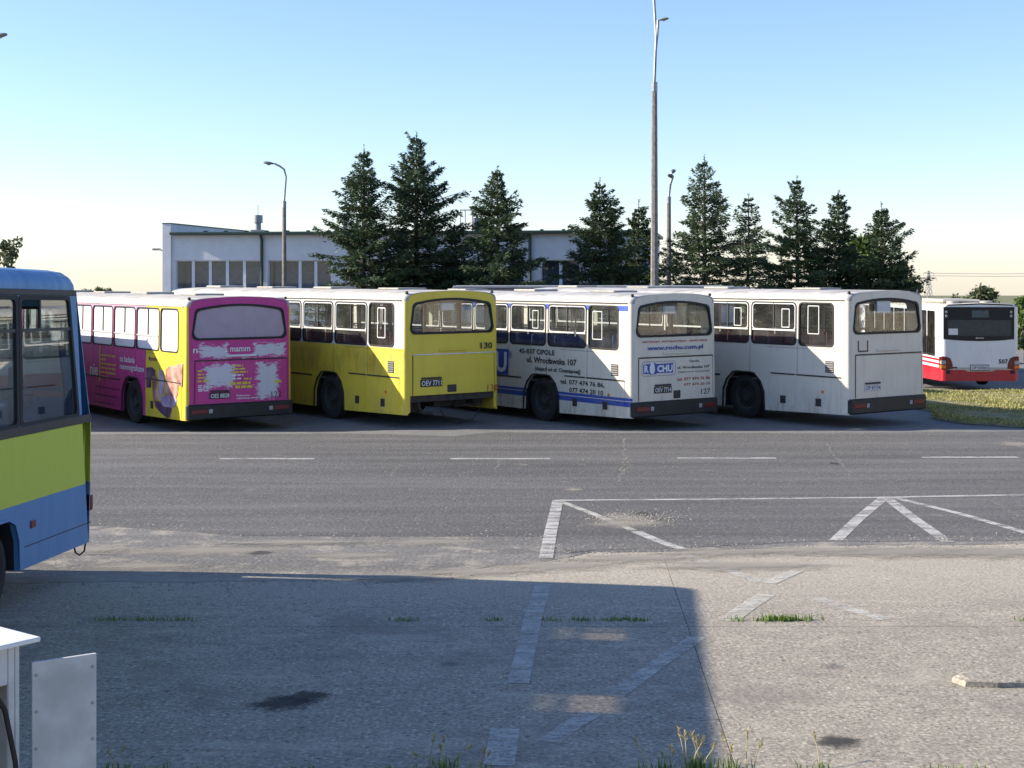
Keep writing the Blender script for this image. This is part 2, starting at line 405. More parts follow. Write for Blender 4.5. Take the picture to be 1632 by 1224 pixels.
# --- road: two layers of asphalt with ragged near edges
def road_sheet(name, near, far, mat, h, jag):
    mb = MB(); X = list(np.arange(-60, 60.01, .11 if jag else .5)); n = len(X); rows_ = []
    r1 = random.Random(name); ph = [r1.uniform(0, 6.28) for _ in range(8)]
    def wob(x, a): return a * (math.sin(x * 2.3 + ph[0]) * .35 + math.sin(x * 5.1 + ph[1]) * .25 + math.sin(x * 11.7 + ph[2]) * .2 + r1.uniform(-.3, .3))
    for x in X:
        yn = interp(near, x) + wob(x, jag); yf = interp(far, x) + wob(x * .7, .10)
        rows_.append([(x, yn, zg(x, yn) - .02), (x, yn + .006, zg(x, yn) + h - .004), (x, yn + .03, zg(x, yn) + h), (x, 21.98, h + .0004), (x, yf, h), (x, yf + .02, -.03)])
    for r_ in rows_: mb.v += r_
    for i in range(n - 1):
        for k in range(5): mb.f.append((i * 6 + k, (i + 1) * 6 + k, (i + 1) * 6 + k + 1, i * 6 + k + 1)); mb.mi.append(0)
    return tag(mb.build(name, mat, fixn=False), kind='structure')
def gp(u, v): return at(u, v)
pxs = lambda L: [gp(*p) for p in L]
nearA = [(-60, 13.6)] + pxs([(-120, 935), (200, 930), (560, 928), (700, 918), (790, 905), (870, 898), (945, 883), (1090, 881), (1300, 872), (1632, 869)]) + [(60, 16.6)]
nearB = [(-60, 17.5)] + pxs([(-50, 838), (160, 841), (300, 850), (380, 857), (860, 858), (905, 885), (950, 880), (1095, 876), (1300, 866), (1632, 865)]) + [(60, 16.8)]
farR = [(-60, 29.1)] + pxs([(0, 696), (200, 694), (600, 693), (720, 697), (780, 691), (1100, 692), (1400, 691.5), (1632, 689)]) + [(60, 29.9)]
road_sheet('old_asphalt_strip', nearA, [(-60, 20), (60, 20)], M['asphaltA'], .018, .07)
road_sheet('road', nearB, farR, M['asphaltB'], .024, .035)

# --- painted lines
def strip(name, pts, wd, mat, h, label=None):
    mb = MB(); P = [Vector((x, y)) for x, y in pts]; V = []
    Q = []
    for a, b in zip(P, P[1:]):
        k = max(1, int((b - a).length / .5)); Q += [a + (b - a) * i / k for i in range(k)]
    Q.append(P[-1])
    for i, p in enumerate(Q):
        t = (Q[min(i + 1, len(Q) - 1)] - Q[max(i - 1, 0)]).normalized(); nn = Vector((-t.y, t.x)) * wd / 2
        for q in (p + nn, p - nn): V.append((q.x, q.y, zg(q.x, q.y) + h))
    mb.add(V, [(2 * i, 2 * i + 1, 2 * i + 3, 2 * i + 2) for i in range(len(Q) - 1)])
    o = mb.build(name, mat, fixn=False); tag(o, kind='structure'); return o
for u0, u1, v in ((-190, -30, 734), (350, 502, 733.5), (718, 877, 733.5), (1080, 1237, 732.5), (1468, 1622, 731)):
    strip('lane_dash', pxs([(u0, v), (u1, v)]), .17, M['line'], .028)
strip('bay_line', pxs([(884, 800.5), (1150, 798.5), (1410, 795.5), (1632, 791.5), (1900, 787)]), .13, M['line'], .028)
for px, wd, mt, h in (([(889, 801), (878, 850), (870, 893)], .17, 'line', .0285), ([(893, 802), (945, 822), (1010, 849)], .15, 'line2', .0285), ([(1012, 850), (1055, 868), (1088, 879)], .15, 'line', .029),
                      ([(1408, 797), (1368, 830), (1332, 865)], .17, 'line', .0285), ([(1414, 797), (1460, 832), (1511, 868)], .17, 'line', .029),
                      ([(1428, 797), (1530, 822), (1640, 854)], .14, 'line', .0292),
                      ([(866, 934), (850, 985), (826, 1092)], .22, 'line2', .0165), ([(1112, 1018), (1050, 1060), (978, 1113)], .20, 'line2', .0165),
                      ([(1222, 950), (1190, 970), (1160, 992)], .24, 'line2', .0165), ([(1092, 886), (1150, 908), (1212, 930)], .17, 'line2', .0165),
                      ([(1272, 911), (1225, 932)], .2, 'line2', .0167), ([(1298, 955), (1350, 972), (1412, 990)], .2, 'line2', .0165),
                      ([(945, 1140), (910, 1160), (876, 1186)], .2, 'line2', .0165), ([(805, 1165), (795, 1224)], .26, 'line2', .0165)):
    strip('bay_line', pxs(px), wd * (.72 if mt == 'line2' else .9), M[mt], h)
# --- cracks filled with sand
M['crack'] = worn_paint('sandy_crack', (.40, .365, .30), .57)
def crack(px, wd, seed):
    r1 = random.Random(seed); P = pxs(px); Q = []
    for a, b in zip(P, P[1:]):
        n = 9
        for i in range(n): t = i / n; Q.append((a[0] + (b[0] - a[0]) * t + r1.gauss(0, .025), a[1] + (b[1] - a[1]) * t + r1.gauss(0, .04)))
    strip('road_crack', Q, wd * .75, M['crack'], .0275)
for i, (px, wd) in enumerate((([(996, 700), (994, 735), (988, 775)], .05), ([(992, 735), (1005, 742), (990, 760)], .05), ([(1315, 708), (1340, 740), (1368, 765)], .04), ([(300, 735), (255, 752), (200, 782)], .035),
                              ([(640, 742), (618, 765)], .03), ([(795, 735), (788, 757)], .035), ([(720, 700), (700, 720)], .03), ([(1580, 800), (1632, 830)], .04), ([(1600, 697), (1632, 703)], .07))):
    crack(px, wd, i)
# --- stains and sandy pothole
def stain(name, u, v, rx, ry, mat, h, rot=0):
    x, y = at(u, v); mb = MB(); n = 24
    mb.add([(math.cos(6.283 * k / n) * 1.15, math.sin(6.283 * k / n) * 1.15, 0) for k in range(n)], [tuple(range(n))])
    o = mb.build(name, mat, fixn=False); o.location = (x, y, zg(x, y) + h); o.scale = (rx, ry, 1)
    o.rotation_euler = (math.atan(-.02) if y < 22 else 0, 0, rot); tag(o, kind='structure')
M['oil'] = stain_mat('oil_stain', (.045, .042, .037), .85); M['sand'] = stain_mat('drifted_sand', (.36, .33, .275), .7); M['tar'] = stain_mat('tar_patch', (.055, .055, .056), .8)
stain('oil_stain', 452, 1124, .32, .26, M['oil'], .0175); stain('oil_stain', 490, 1113, .24, .2, M['oil'], .0178)
stain('oil_stain', 1335, 1186, .22, .18, M['oil'], .0175)
stain('sand_patch', 995, 830, .55, .75, M['sand'], .0272); stain('sand_patch', 915, 783, .22, .3, M['sand'], .0272)
stain('tar_patch', 1030, 822, .22, .3, M['tar'], .0276); stain('sand_patch', 690, 866, 1.1, .35, M['sand'], .0205); stain('sand_patch', 340, 880, 1.4, .45, M['sand'], .0205)
stain('sand_patch', 560, 888, .9, .3, M['sand'], .0209); stain('tar_patch', 415, 884, .2, .2, M['tar'], .0215); stain('sand_patch', 230, 905, .9, .3, M['sand'], .0212)
stain('sand_patch', 1500, 880, 1.6, .4, M['sand'], .0176); stain('tar_patch', 1330, 741, .12, .25, M['tar'], .0279)
stain('sand_patch', 1620, 710, .5, .7, M['sand'], .0272); stain('sand_patch', 880, 905, 1.0, .45, M['sand'], .0226)

for k, (u, v, rx, ry) in enumerate(((760, 915, .9, .35), (1010, 893, 1.2, .4), (1150, 884, 1.2, .35), (1300, 880, 1.4, .4), (1430, 884, 1.3, .5), (1600, 884, 1.4, .5), (1180, 905, 1.5, .4), (640, 925, .9, .25), (120, 880, 1.0, .5), (470, 868, 1.2, .25), (1000, 838, .8, .5))):
    stain('sand_patch', u, v, rx, ry, M['sand'], .0266 + .0002 * k)
def gravel():
    rs = np.random.default_rng(12); V = []; Fq = []
    pts = []
    for near, n, sd_ in ((nearA, 2600, .28), (nearB, 1100, .25)):
        for _ in range(n):
            x = rs.uniform(-7, 8); y = interp(near, x) + rs.normal(-.08, sd_); pts.append((x, y, rs.uniform(.004, .014) ** 1.0))
    for _ in range(1600): pts.append((rs.uniform(-5, 7), rs.uniform(8, 16), rs.uniform(.003, .009)))
    for _ in range(500): x, y = at(1010 + rs.normal(0, 40), 828 + rs.normal(0, 6)); pts.append((x, y, rs.uniform(.005, .016)))
    for x, y, r_ in pts:
        i0 = len(V); z = zg(x, y) + .014 + (.012 if y > interp(nearB, x) else 0); a = rs.uniform(0, 6.28)
        for q in range(4): V.append((x + r_ * math.cos(a + q * 1.57) * rs.uniform(.7, 1.3), y + r_ * math.sin(a + q * 1.57) * rs.uniform(.7, 1.3), z))
        V.append((x, y, z + r_ * rs.uniform(.6, 1.0))); Fq += [(i0, i0 + 1, i0 + 4), (i0 + 1, i0 + 2, i0 + 4), (i0 + 2, i0 + 3, i0 + 4), (i0 + 3, i0, i0 + 4)]
    m_, t_, p_ = newmat('gravel'); g = NG(t_); ge = g.n('ShaderNodeNewGeometry'); g.put(p_.inputs['Base Color'], g.mix(ge.outputs['Random Per Island'], (.12, .105, .085), (.46, .42, .35))); p_.inputs['Roughness'].default_value = .9
    tag(link('gravel', npmesh('gravel', V, Fq, m_)), 'loose gravel scattered along the broken asphalt edge', 'gravel', kind='stuff')
# ================================================================== BUSES
def lettering(body, fn, a0, a1, b0, hgt, mat, parent, name='lettering', bold=.012, depth=0.0):
    """flat letters fitted between a0..a1 with foot at b0 and total height hgt; fn(a,b) -> local point"""
    cu = bpy.data.curves.new('txt', 'FONT'); cu.body = body; cu.size = 1; cu.resolution_u = 2; cu.offset = bold
    to = bpy.data.objects.new('txt', cu); me = bpy.data.meshes.new_from_object(to)
    bpy.data.objects.remove(to); bpy.data.curves.remove(cu)
    V = np.array([v.co[:] for v in me.vertices]); mn = V.min(0); mx = V.max(0)
    for v in me.vertices:
        a = a0 + (v.co.x - mn[0]) / (mx[0] - mn[0]) * (a1 - a0); b = b0 + (v.co.y - mn[1]) / (mx[1] - mn[1]) * hgt
        v.co = fn(a, b)
    me.materials.clear(); me.materials.append(mat); me.name = name
    return link(name, me, parent)
class Bus:
    """maps photo pixels on the bus's left side / rear into its own metres"""
    def __init__(s, u, d, a):
        s.a = R(a); s.d = d; s.x0 = xpx(u, d)
        ca, sa = math.cos(s.a), math.sin(s.a)
        s.o = (s.x0 + 1.25 * ca, d + 1.25 * sa)
        ax = (s.o[0] - 3.1 * sa, s.o[1] + 3.1 * ca); s.z0 = zg(*ax)
    def S(s, u, v):
        dx, dy = -math.sin(s.a), math.cos(s.a); k = (u - CX) / F
        t = (k * s.d - s.x0) / (dx - k * dy); dd = s.d + t * dy
        return t, zpx(v, dd) - s.z0, dd / F
    def B(s, u, v):
        dx, dy = math.cos(s.a), math.sin(s.a); k = (u - CX) / F
        t = (k * s.d - s.x0) / (dx - k * dy); dd = s.d + t * dy
        return t - 1.25, zpx(v, dd) - s.z0, dd / F
def tumble(x, y, z):
    k = max(0, z - .9); return (x * (1 - .011 * k), y + .012 * max(0, z - 1.2) * (1 if y < 1 else 0), z)
ROOF = [(1.25, 2.72), (1.247, 2.775), (1.215, 2.83), (1.12, 2.868), (.85, 2.905), (.45, 2.928), (0, 2.936)]
def arch_pts(yc, zb, w_=.64, top=1.05):
    return [(yc - w_, zb), (yc - w_ * .97, .62), (yc - w_ * .80, .86), (yc - w_ * .5, top - .02), (yc - w_ * .3, top), (yc + w_ * .3, top), (yc + w_ * .5, top - .02), (yc + w_ * .80, .86), (yc + w_ * .97, .62), (yc + w_, zb)]
def wheel(root, x, yc, r=.5, side=-1, rimr=.30):
    hub = MB().lathe([(0, .001), (0, .11), (side * -.06, .13), (side * -.07, .20)], 'x', (x + side * -.03, yc, r), 20)
    for k in range(8):
        q = k * math.pi / 4; hub.box(x + side * -.095, x + side * -.06, yc + math.cos(q) * .165 - .014, yc + math.cos(q) * .165 + .014, r + math.sin(q) * .165 - .014, r + math.sin(q) * .165 + .014)
    h = hub.build('wheel', M['rim'], root, smooth=True)
    s_ = side
    MB().lathe([(s_ * -.02, rimr), (s_ * .0, rimr + .02), (s_ * .012, r * .78), (s_ * 0, r * .94), (s_ * -.03, r), (s_ * -.23, r), (s_ * -.26, r * .94), (s_ * -.26, rimr)], 'x', (x, yc, r), 36).build('tyre', M['tyre'], h, smooth=True)
    MB().lathe([(s_ * -.015, rimr), (s_ * -.03, rimr - .025), (s_ * -.12, rimr - .05), (s_ * -.135, .17), (s_ * -.10, .15)], 'x', (x, yc, r), 28).build('rim', M['rim'], h, smooth=True)
def make_seat(mat):
    m_ = MB().cbox(-.42, .42, 0, .42, .40, .48, .03).cbox(-.42, -.01, -.09, -.02, .45, 1.0, .03).cbox(.01, .42, -.09, -.02, .45, 1.0, .03)
    m_.tube([(-.35, .2, 0), (-.35, .2, .4)], .025, 6).tube([(.35, .2, 0), (.35, .2, .4)], .025, 6).tube([(.42, -.055, .9), (.42, -.055, 1.08), (-.42, -.055, 1.08), (-.42, -.055, .9)], .014, 6)
    return m_.mesh(mat, name='seat')
SEATS = {k: make_seat(M[k]) for k in ('seat_red', 'seat_blue')}
sideL = lambda y, z, t=0: (-1.25 + t, y, z)
sideR = lambda y, z, t=0: (1.25 - t, y, z)
rearF = lambda x, z, t=0: (x, 0 + t, z)

def window(root, a0, a1, b0, b1, fn, rad, frame, pane, sash=None, split=None, top=None, frw=.035, edge=None):
    """a framed window in an opening; sub-parts: pane, sash_bar, ..."""
    out = rrect(a0 - frw * .55, a1 + frw * .55, b0 - frw * .55, b1 + frw * .55, rad + .02) if top is None else top(frw * .55)
    inn = rrect(a0 + frw * .5, a1 - frw * .5, b0 + frw * .5, b1 - frw * .5, rad) if top is None else top(-frw * .5)
    f = MB().sheet([out, inn[::-1]], lambda a, b, t: fn(a, b, -.012 + t), .04).build('window', frame, root, tumble)
    MB().sheet([rrect(a0, a1, b0, b1, rad) if top is None else top(0)], lambda a, b, t: fn(a, b, .016 + t), .005).build('pane', pane, f, tumble)
    if edge:
        o2 = rrect(a0 + frw * .5, a1 - frw * .5, sash or b0 + .02, b1 - frw * .5, rad); i2 = rrect(a0 + frw * .5 + .022, a1 - frw * .5 - .022, (sash or b0 + .02) + .022, b1 - frw * .5 - .022, rad * .8)
        MB().sheet([o2, i2[::-1]], lambda a, b, t: fn(a, b, -.006 + t), .02).build('sash_frame', edge, f, tumble)
    if sash: 
        MB().sheet([[(a0 + .02, sash - .014), (a1 - .02, sash - .014), (a1 - .02, sash + .016), (a0 + .02, sash + .016)]], lambda a, b, t: fn(a, b, -.008 + t), .02).build('sash_bar', M['alu'], f, tumble)
    if split:
        MB().sheet([[(split - .012, (sash or b0) + .02), (split + .012, (sash or b0) + .02), (split + .012, b1 - .02), (split - .012, b1 - .02)]], lambda a, b, t: fn(a, b, -.007 + t), .02).build('sash_divider', M['rubdark'], f, tumble)
    return f
def rear_outline(g):
    """rear window outline, grown by g: gently arched top"""
    P = []; x0, z0, z1, r = 1.10 + g, 2.02 - g, 2.66 + g, .13
    for k in range(5): q = R(-90 + 22.5 * k); P.append((x0 - r + r * math.cos(q), z0 + r + r * math.sin(q)))
    xt = 1.045 + g
    for k in range(1, 5): q = R(22.5 * k); P.append((xt - r + r * math.cos(q), z1 - r + r * math.sin(q)))
    for k in range(1, 8): x = (xt - r) * (1 - 2 * k / 8); P.append((x, z1 + .085 * (1 - (x / (xt - r)) ** 2)))
    for k in range(4): q = R(90 + 22.5 * k); P.append((-(xt - r) + r * math.cos(q), z1 - r + r * math.sin(q)))
    for k in range(5): q = R(180 + 22.5 * k); P.append((-(x0 - r) + r * math.cos(q), z0 + r + r * math.sin(q)))
    return P
SIDEW = [(.43, 1.42), (1.51, 2.85), (2.95, 4.29), (4.39, 5.73), (5.83, 7.17), (7.27, 8.61), (8.71, 10.05), (10.15, 11.3)]

def old_bus(b, label, paintm, roofm, L=11.6, film=False, seats='seat_red', bumper=True, edge=True, sashes=True, rearpane=None, frame=None):
    root = empty('city_bus', (b.o[0], b.o[1], b.z0), (0, 0, b.a), label, 'bus', 'old city buses parked in echelon')
    r = .09; zb = .27; W = 1.25
    wins = [w_ for w_ in SIDEW if w_[1] < L - .2]; zw0, zw1 = 1.73, 2.655
    ya, yb = 3.1, L - 2.7
    # body shell
    mb = MB()
    for fn in (sideL, sideR):
        outer = [(r, zb + .03)] + arch_pts(ya, zb - .03) + arch_pts(yb, zb - .03) + [(L - r, zb), (L - r, 2.72), (r, 2.72)]
        mb.sheet([outer] + [rrect(a0, a1, zw0, zw1, .10)[::-1] for a0, a1 in wins], fn, .045)
    ring = lambda yy, inset, dz=0: [(max(0, x - inset) if x > 0 else 0, yy, z - dz) for x, z in ROOF]
    K = 5
    for ye, sg in ((0, 1), (L, -1)):
        for sx in (-1, 1):
            vs = []
            for k in range(K + 1):
                q = R(90 * k / K); x = sx * (W - r + r * math.cos(q)); y = ye + sg * (r - r * math.sin(q))
                vs += [(x, y, zb + .03), (x, y, 2.72)]
            mb.add(vs, [(2 * k, 2 * k + 1, 2 * k + 3, 2 * k + 2) for k in range(K)])
    prof = [(x - r if x > r else 0, z - (.0 if x < 1.0 else .01)) for x, z in ROOF]
    zrb = .62 if bumper else .70
    outer = [(-W + r, zrb), (W - r, zrb)] + [(x, z - .012) for x, z in prof] + [(-x, z - .012) for x, z in prof[::-1][1:]]
    if not bumper:
        outer = [(-W + r, zb + .06), (-W + r + .05, zb + .08), (-W + r + .05, zrb), (W - r - .05, zrb), (W - r - .05, zb + .08), (W - r, zb + .06)] + outer[2:]
    mb.sheet([outer, rear_outline(0)[::-1]], rearF, .045)
    fo = [(-W + r, .35), (W - r, .35)] + [(x, z - .012) for x, z in prof] + [(-x, z - .012) for x, z in prof[::-1][1:]]
    mb.sheet([fo, rrect(-1.1, 1.1, 1.25, 2.45, .12)[::-1]], lambda x, z, t: (x, L - t, z), .045)
    mb.build('body', paintm, root, tumble, smooth=True)
    # roof
    full = lambda yy, ins, dz: [(-(x - ins) if x > ins else 0, yy, z - dz) for x, z in ROOF] + [((x - ins) if x > ins else 0, yy, z - dz) for x, z in ROOF[::-1][1:]]
    rings = []
    for k in range(K + 1):
        q = R(90 * k / K); rings.append(full(r - r * math.cos(q) - .004, r - r * math.sin(q), .012 * math.cos(q)))
    for y in np.arange(.6, L - .3, 1.1): rings.append(full(float(y), 0, 0))
    for k in range(K + 1):
        q = R(90 * k / K); rings.append(full(L - r + r * math.sin(q) + .004, r - r * math.cos(q), .012 * math.sin(q)))
    n = len(rings[0]); rm = MB()
    for ri in rings: rm.v += ri
    rm.f = [(i * n + k, i * n + k + 1, (i + 1) * n + k + 1, (i + 1) * n + k) for i in range(len(rings) - 1) for k in range(n - 1)]; rm.mi = [0] * len(rm.f)
    rm.build('roof', roofm, root, tumble, smooth='all')
    for sx in (-1, 1):
        MB().cbox(sx * 1.249, sx * 1.268, .12, L - .12, 2.705, 2.728, .006).build('gutter', M['rubdark'] if edge else roofm, root, tumble)
    for k, y in enumerate(np.arange(1.6, L - 1, 2.9)):      # low roof vents
        h_ = MB().cbox(-.36, .36, y, y + .85, 2.93, 2.975 + .01 * (k % 2), .02).build('roof_hatch', M['hatch'], root)
    for sx in (-1, 1):
        MB().lathe([(0, .035), (.04, .035), (.06, .02), (.062, .001)], 'z', (sx * 1.13, .10, 2.858), 10).build('marker_lamp', M['rubdark'], root)
    # windows
    for i, (a0, a1) in enumerate(wins):
        sash = None if (i == 0 or not sashes) else 2.04
        for fn in (sideL, sideR):
            window(root, a0, a1, zw0, zw1, fn, .09, M['rubber'], M['film'] if (film and fn is sideL) else M['glass'], sash, (a0 + a1) / 2 if sash else None, edge=(M['white'] if (edge and sash and fn is sideL) else None), frw=.03)
    rw = window(root, 0, 0, 0, 0, rearF, .1, M['rubber'], rearpane or M['glass'], top=rear_outline, frw=.045)
    ww = window(root, -1.1, 1.1, 1.25, 2.45, lambda x, z, t=0: (x, L - t, z), .1, M['rubber'], M['glass'])
    MB().cbox(-.27, .10, .05, .16, 2.47, 2.68, .03).build('destination_box', M['alu'] if not film else M['inner'], root, tumble)
    # engine cover, its seam and handle
    ec = MB().sheet([rrect(-1.04, 1.11, .70 if not bumper else .64, 1.545, .02, 2)], lambda x, z, t: (x, -.014 + t, z), .03).build('engine_cover', paintm, root, tumble)
    MB().cbox(-1.05, 1.12, -.022, .0, 1.552, 1.578, .004).build('seam_strip', M['alu'] if not bumper else M['rubdark'], ec, tumble)
    for xx in (-1.052, 1.122): MB().box(xx - .006, xx + .006, -.006, .0, .66, 1.55).build('seam', M['rubdark'], ec, tumble)
    MB().cbox(-.36, .38, -.03, -.002, 1.625, 1.675, .012).build('grab_handle', paintm if not film else M['white'], root, tumble)
    if bumper:
        bp = MB().cbox(-1.235, 1.245, -.055, .10, .31, .635, .03).build('bumper', M['bumper'], root)
        for sx in (-1, 1):
            MB().cbox(sx * .78, sx * 1.15, -.066, -.05, .44, .53, .006).build('tail_light', M['red'], bp)
            MB().cbox(sx * .66, sx * .75, -.066, -.05, .44, .53, .006).build('reversing_light', M['clear'], bp)
    # under the floor
    u = MB().box(-1.14, 1.14, .9 if not bumper else .25, 2.30, .44, .9).box(-1.14, 1.14, 3.95, yb - .8, .42, .9).box(-.75, .75, 2.2, 4.0, .50, .9).box(-1.14, 1.14, yb + .8, L - .2, .42, .9)
    u.build('underbody', M['dark'], root)
    ax_ = MB().tube([(-1, ya, .5), (1, ya, .5)], .12, 10).tube([(-1, yb, .5), (1, yb, .5)], .09, 10).build('axle', M['dark'], root)
    for sx in (-1, 1):
        wheel(root, sx * 1.20, ya, .5, sx); wheel(root, sx * 1.20, yb, .5, sx)
        for yy in (ya, yb):
            A = [(p[0], p[1]) for p in arch_pts(yy, zb - .03)]; A2 = [(yy + (p[0] - yy) * 1.07, p[1] + (.03 if p[1] > .3 else 0)) for p in A]
            MB().sheet([A2 + A[::-1]], lambda y, z, t: (sx * (1.262 - t), y, z), .03).build('wheel_arch', M['rubdark'], root)
            q = MB(); n_ = len(A); q.add([(sx * 1.2, y, z) for y, z in A] + [(sx * .62, y, z) for y, z in A], [(k, k + 1, n_ + k + 1, n_ + k) for k in range(n_ - 1)] + [tuple(range(n_, 2 * n_))]); q.build('arch_lining', M['dark'], root)
    # cabin
    MB().box(-1.19, 1.19, .06, L - .1, .90, .94).build('cabin_floor', M['floor'], root)
    MB().sheet([[(x - .06 if x > .06 else 0, z - .1) for x, z in ROOF] + [(-(x - .06) if x > .06 else 0, z - .1) for x, z in ROOF[::-1][1:]] + [(-1.18, 2.70), (1.18, 2.70)][:0]], lambda x, z, t: (x, .9 + t, z), .03).build('ceiling_panel', M['inner'], root, tumble)
    for fn, sx in ((sideL, -1), (sideR, 1)):
        for k, y in enumerate(np.arange(.75, L - 2.2, .86)):
            if film and k > 2: break
            st = link('seat', SEATS[seats], root); st.location = (sx * .74, float(y), .94)
    for y in (1.2, 3.0, 4.8, 6.6): 
        MB().tube([(-.32, y, .94), (-.32, y, 2.8)], .018, 6).build('grab_rail', M['rail'], root)
        MB().tube([(.32, y + .4, .94), (.32, y + .4, 2.8)], .018, 6).build('grab_rail', M['rail'], root)
    MB().tube([(-.32, .8, 2.55), (-.32, 8.5, 2.55)], .016, 6).build('grab_rail', M['rail'], root)
    MB().cbox(-1.15, 1.15, L - 2.0, L - 1.94, .94, 1.9, .01).build('driver_partition', M['inner'], root)
    # side details
    for ys_, z0_, z1_ in ((1.465, 1.11, 1.71), (2.9, 1.08, 1.71), (4.34, .30, 1.71), (5.78, .30, 1.71), (7.22, .30, 1.71)):
        MB().box(-1.2515, -1.249, ys_ - .004, ys_ + .004, z0_, z1_).build('panel_seam', M['rubdark'], root, tumble)
    MB().box(-1.2515, -1.249, .10, 2.4, 1.655, 1.662).build('panel_seam', M['rubdark'], root, tumble)
    for a0, a1 in ((.22, 1.49), (1.53, 2.24)):
        fl = MB().sheet([[(a0, .33), (a1, .31), (a1, 1.06), (a0, 1.06)]], lambda y, z, t: (-1.256 + t, y, z), .02).build('service_flap', paintm, root, tumble)
        MB().cbox(-1.268, -1.25, a0, a1, 1.065, 1.095, .005).build('flap_hinge', M['rubdark'], fl, tumble)
        MB().cbox(-1.264, -1.25, (a0 + a1) / 2 - .09, (a0 + a1) / 2 + .07, .43, .60, .004).build('vent_hole', M['rubdark'], fl)
    vt = MB().box(-1.253, -1.249, .42, .66, 1.17, 1.42).build('side_vent', M['rubdark'], root, tumble)
    for k in range(5): MB().cbox(-1.264, -1.25, .425, .655, 1.19 + k * .046, 1.212 + k * .046, .004).build('louvre', M['steel'], vt, tumble)
    MB().lathe([(0, .035), (-.012, .032), (-.013, .001)], 'x', (-1.257, .72, .75), 12).build('side_reflector', M['amber'], root)
    MB().cbox(-1.262, -1.25, 3.85, yb - .8, .94, .975, .004).build('rub_rail', M['rubdark'], root)
    return root
tl = lambda p: tumble(*p)
def text_side(b, root, s, uL, vB, uR, hpx, mat, bold=.015):
    y0, z, k = b.S(uL, vB); y1, _, _ = b.S(uR, vB)
    return lettering(s, lambda a, q: tl((-1.2605, a, q)), y0, y1, z, hpx * k, mat, root, bold=bold)
def text_rear(b, root, s, uL, vB, uR, hpx, mat, bold=.015, off=-.0185):
    x0, z, k = b.B(uL, vB); x1, _, _ = b.B(uR, vB)
    return lettering(s, lambda a, q: tl((a, off, q)), x0, x1, z, hpx * k, mat, root, bold=bold)
def decal_rear(root, loops, mat, name='decal', off=-.016): return MB().sheet(loops, lambda x, z, t: (x, off, z), 0).build(name, mat, root, tumble)
def decal_side(root, loops, mat, name='decal', off=-1.2585): return MB().sheet(loops, lambda y, z, t: (off, y, z), 0).build(name, mat, root, tumble)
def plate(b, root, s, x, z, mat, tmat, wd=.40, h_=.115):
    p = MB().cbox(x, x + wd, -.032, -.012, z, z + h_, .004).build('licence_plate', mat, root)
    lettering(s, lambda a, q: (a, -.0335, q), x + .02, x + wd - .02, z + .02, h_ - .04, tmat, p, bold=.01)
    MB().cbox(x + .02, x + wd - .02, -.05, -.012, z + h_ + .012, z + h_ + .05, .01).build('plate_lamp', M['rubdark'], p)

# ---------------- pink bus
b = Bus(296, 30.5, 35.5)
MAG = (.56, .035, .24); YEL = (.68, .53, .03)
def scrub(g, col, X, Y, Z):
    n = g.math('ADD', g.math('MULTIPLY', g.math('SUBTRACT', g.noise(7, 5, .7, g.scale(g.obj(), .7, 1, 1.8)), .5), .5), g.math('MULTIPLY', g.math('SUBTRACT', g.noise(30, 3, .7, g.scale(g.obj(), .25, 1, 3)), .5), .3))
    f = None
    for (x0, x1, z0, z1) in ((-.95, -.26, 1.58, 1.92), (.28, 1.10, 1.58, 1.93), (-.85, -.12, .95, 1.50), (.36, .92, .68, 1.50), (-.95, 1.1, 1.585, 1.63)):
        d = g.math('MINIMUM', g.math('MINIMUM', g.math('SUBTRACT', X, x0), g.math('SUBTRACT', x1, X)), g.math('MINIMUM', g.math('SUBTRACT', Z, z0), g.math('SUBTRACT', z1, Z)))
        d = g.math('ADD', d, n); f = d if f is None else g.math('MAXIMUM', f, d)
    m_ = g.math('MULTIPLY', g.ramp(f, .02, .07), g.math('LESS_THAN', Y, .02))
    return g.mix(m_, col, (.60, .58, .62))
P1 = paint('magenta_bus_paint', MAG, [(YEL, dict(ax=(1.17, 2), y=(-1, 2.27))), ((.52, .30, .42), dict(ax=(1.17, 2), y=(2.27, 20), z=(2.60, 3)))], .3, .4, scrub)
r1 = old_bus(b, 'magenta and yellow city bus with rubbed-off white advert patches on its rear', P1, M['roofw'], film=True, rearpane=M['pinkfilm'], edge=False)
T = lambda s, zx, zy, zx2, h, m_, bd=.02: text_side(b, r1, s, 120 + zx * .12255, 560 + zy * .12255, 120 + zx2 * .12255, h * .12255, m_, bd)
T('na badania', 580, 130, 775, 80, M['white']); T('mammograficzne', 582, 250, 895, 100, M['white']); T('życie', 955, 130, 1060, 70, M['purple']); T('nie', 195, 300, 298, 150, M['white'])
rg = random.Random(3)
for k in range(6):      # unreadable small yellow print
    yy, zz, _ = b.S(120 + 335 * .12255, 560 + (45 + k * 55) * .12255); yy -= 0
    while True:
        wl = rg.uniform(.12, .3); 
        if yy - wl < b.S(120 + 545 * .12255, 580)[0] + (.5 if k in (1, 5) else 0): break
        decal_side(r1, [[(yy, zz - .02), (yy - wl, zz - .02), (yy - wl, zz + .02), (yy, zz + .02)]], M['txtyellow'], 'small_print'); yy -= wl + .05
yy, zz, _ = b.S(120 + 315 * .12255, 560 + 150 * .12255); decal_side(r1, [[(yy, zz - .45), (yy - .06, zz - .45), (yy - .06, zz + .42), (yy, zz + .42)]], M['txtyellow'], 'yellow_bar')
for k in range(3):
    yy, zz, _ = b.S(120 + 260 * .12255, 560 + (455 + k * 100) * .12255)
    for j in range(9 - k): decal_side(r1, [[(yy, zz), (yy - .14, zz), (yy - .14, zz + .03), (yy, zz + .03)]], M['purple'], 'small_print'); yy -= .19
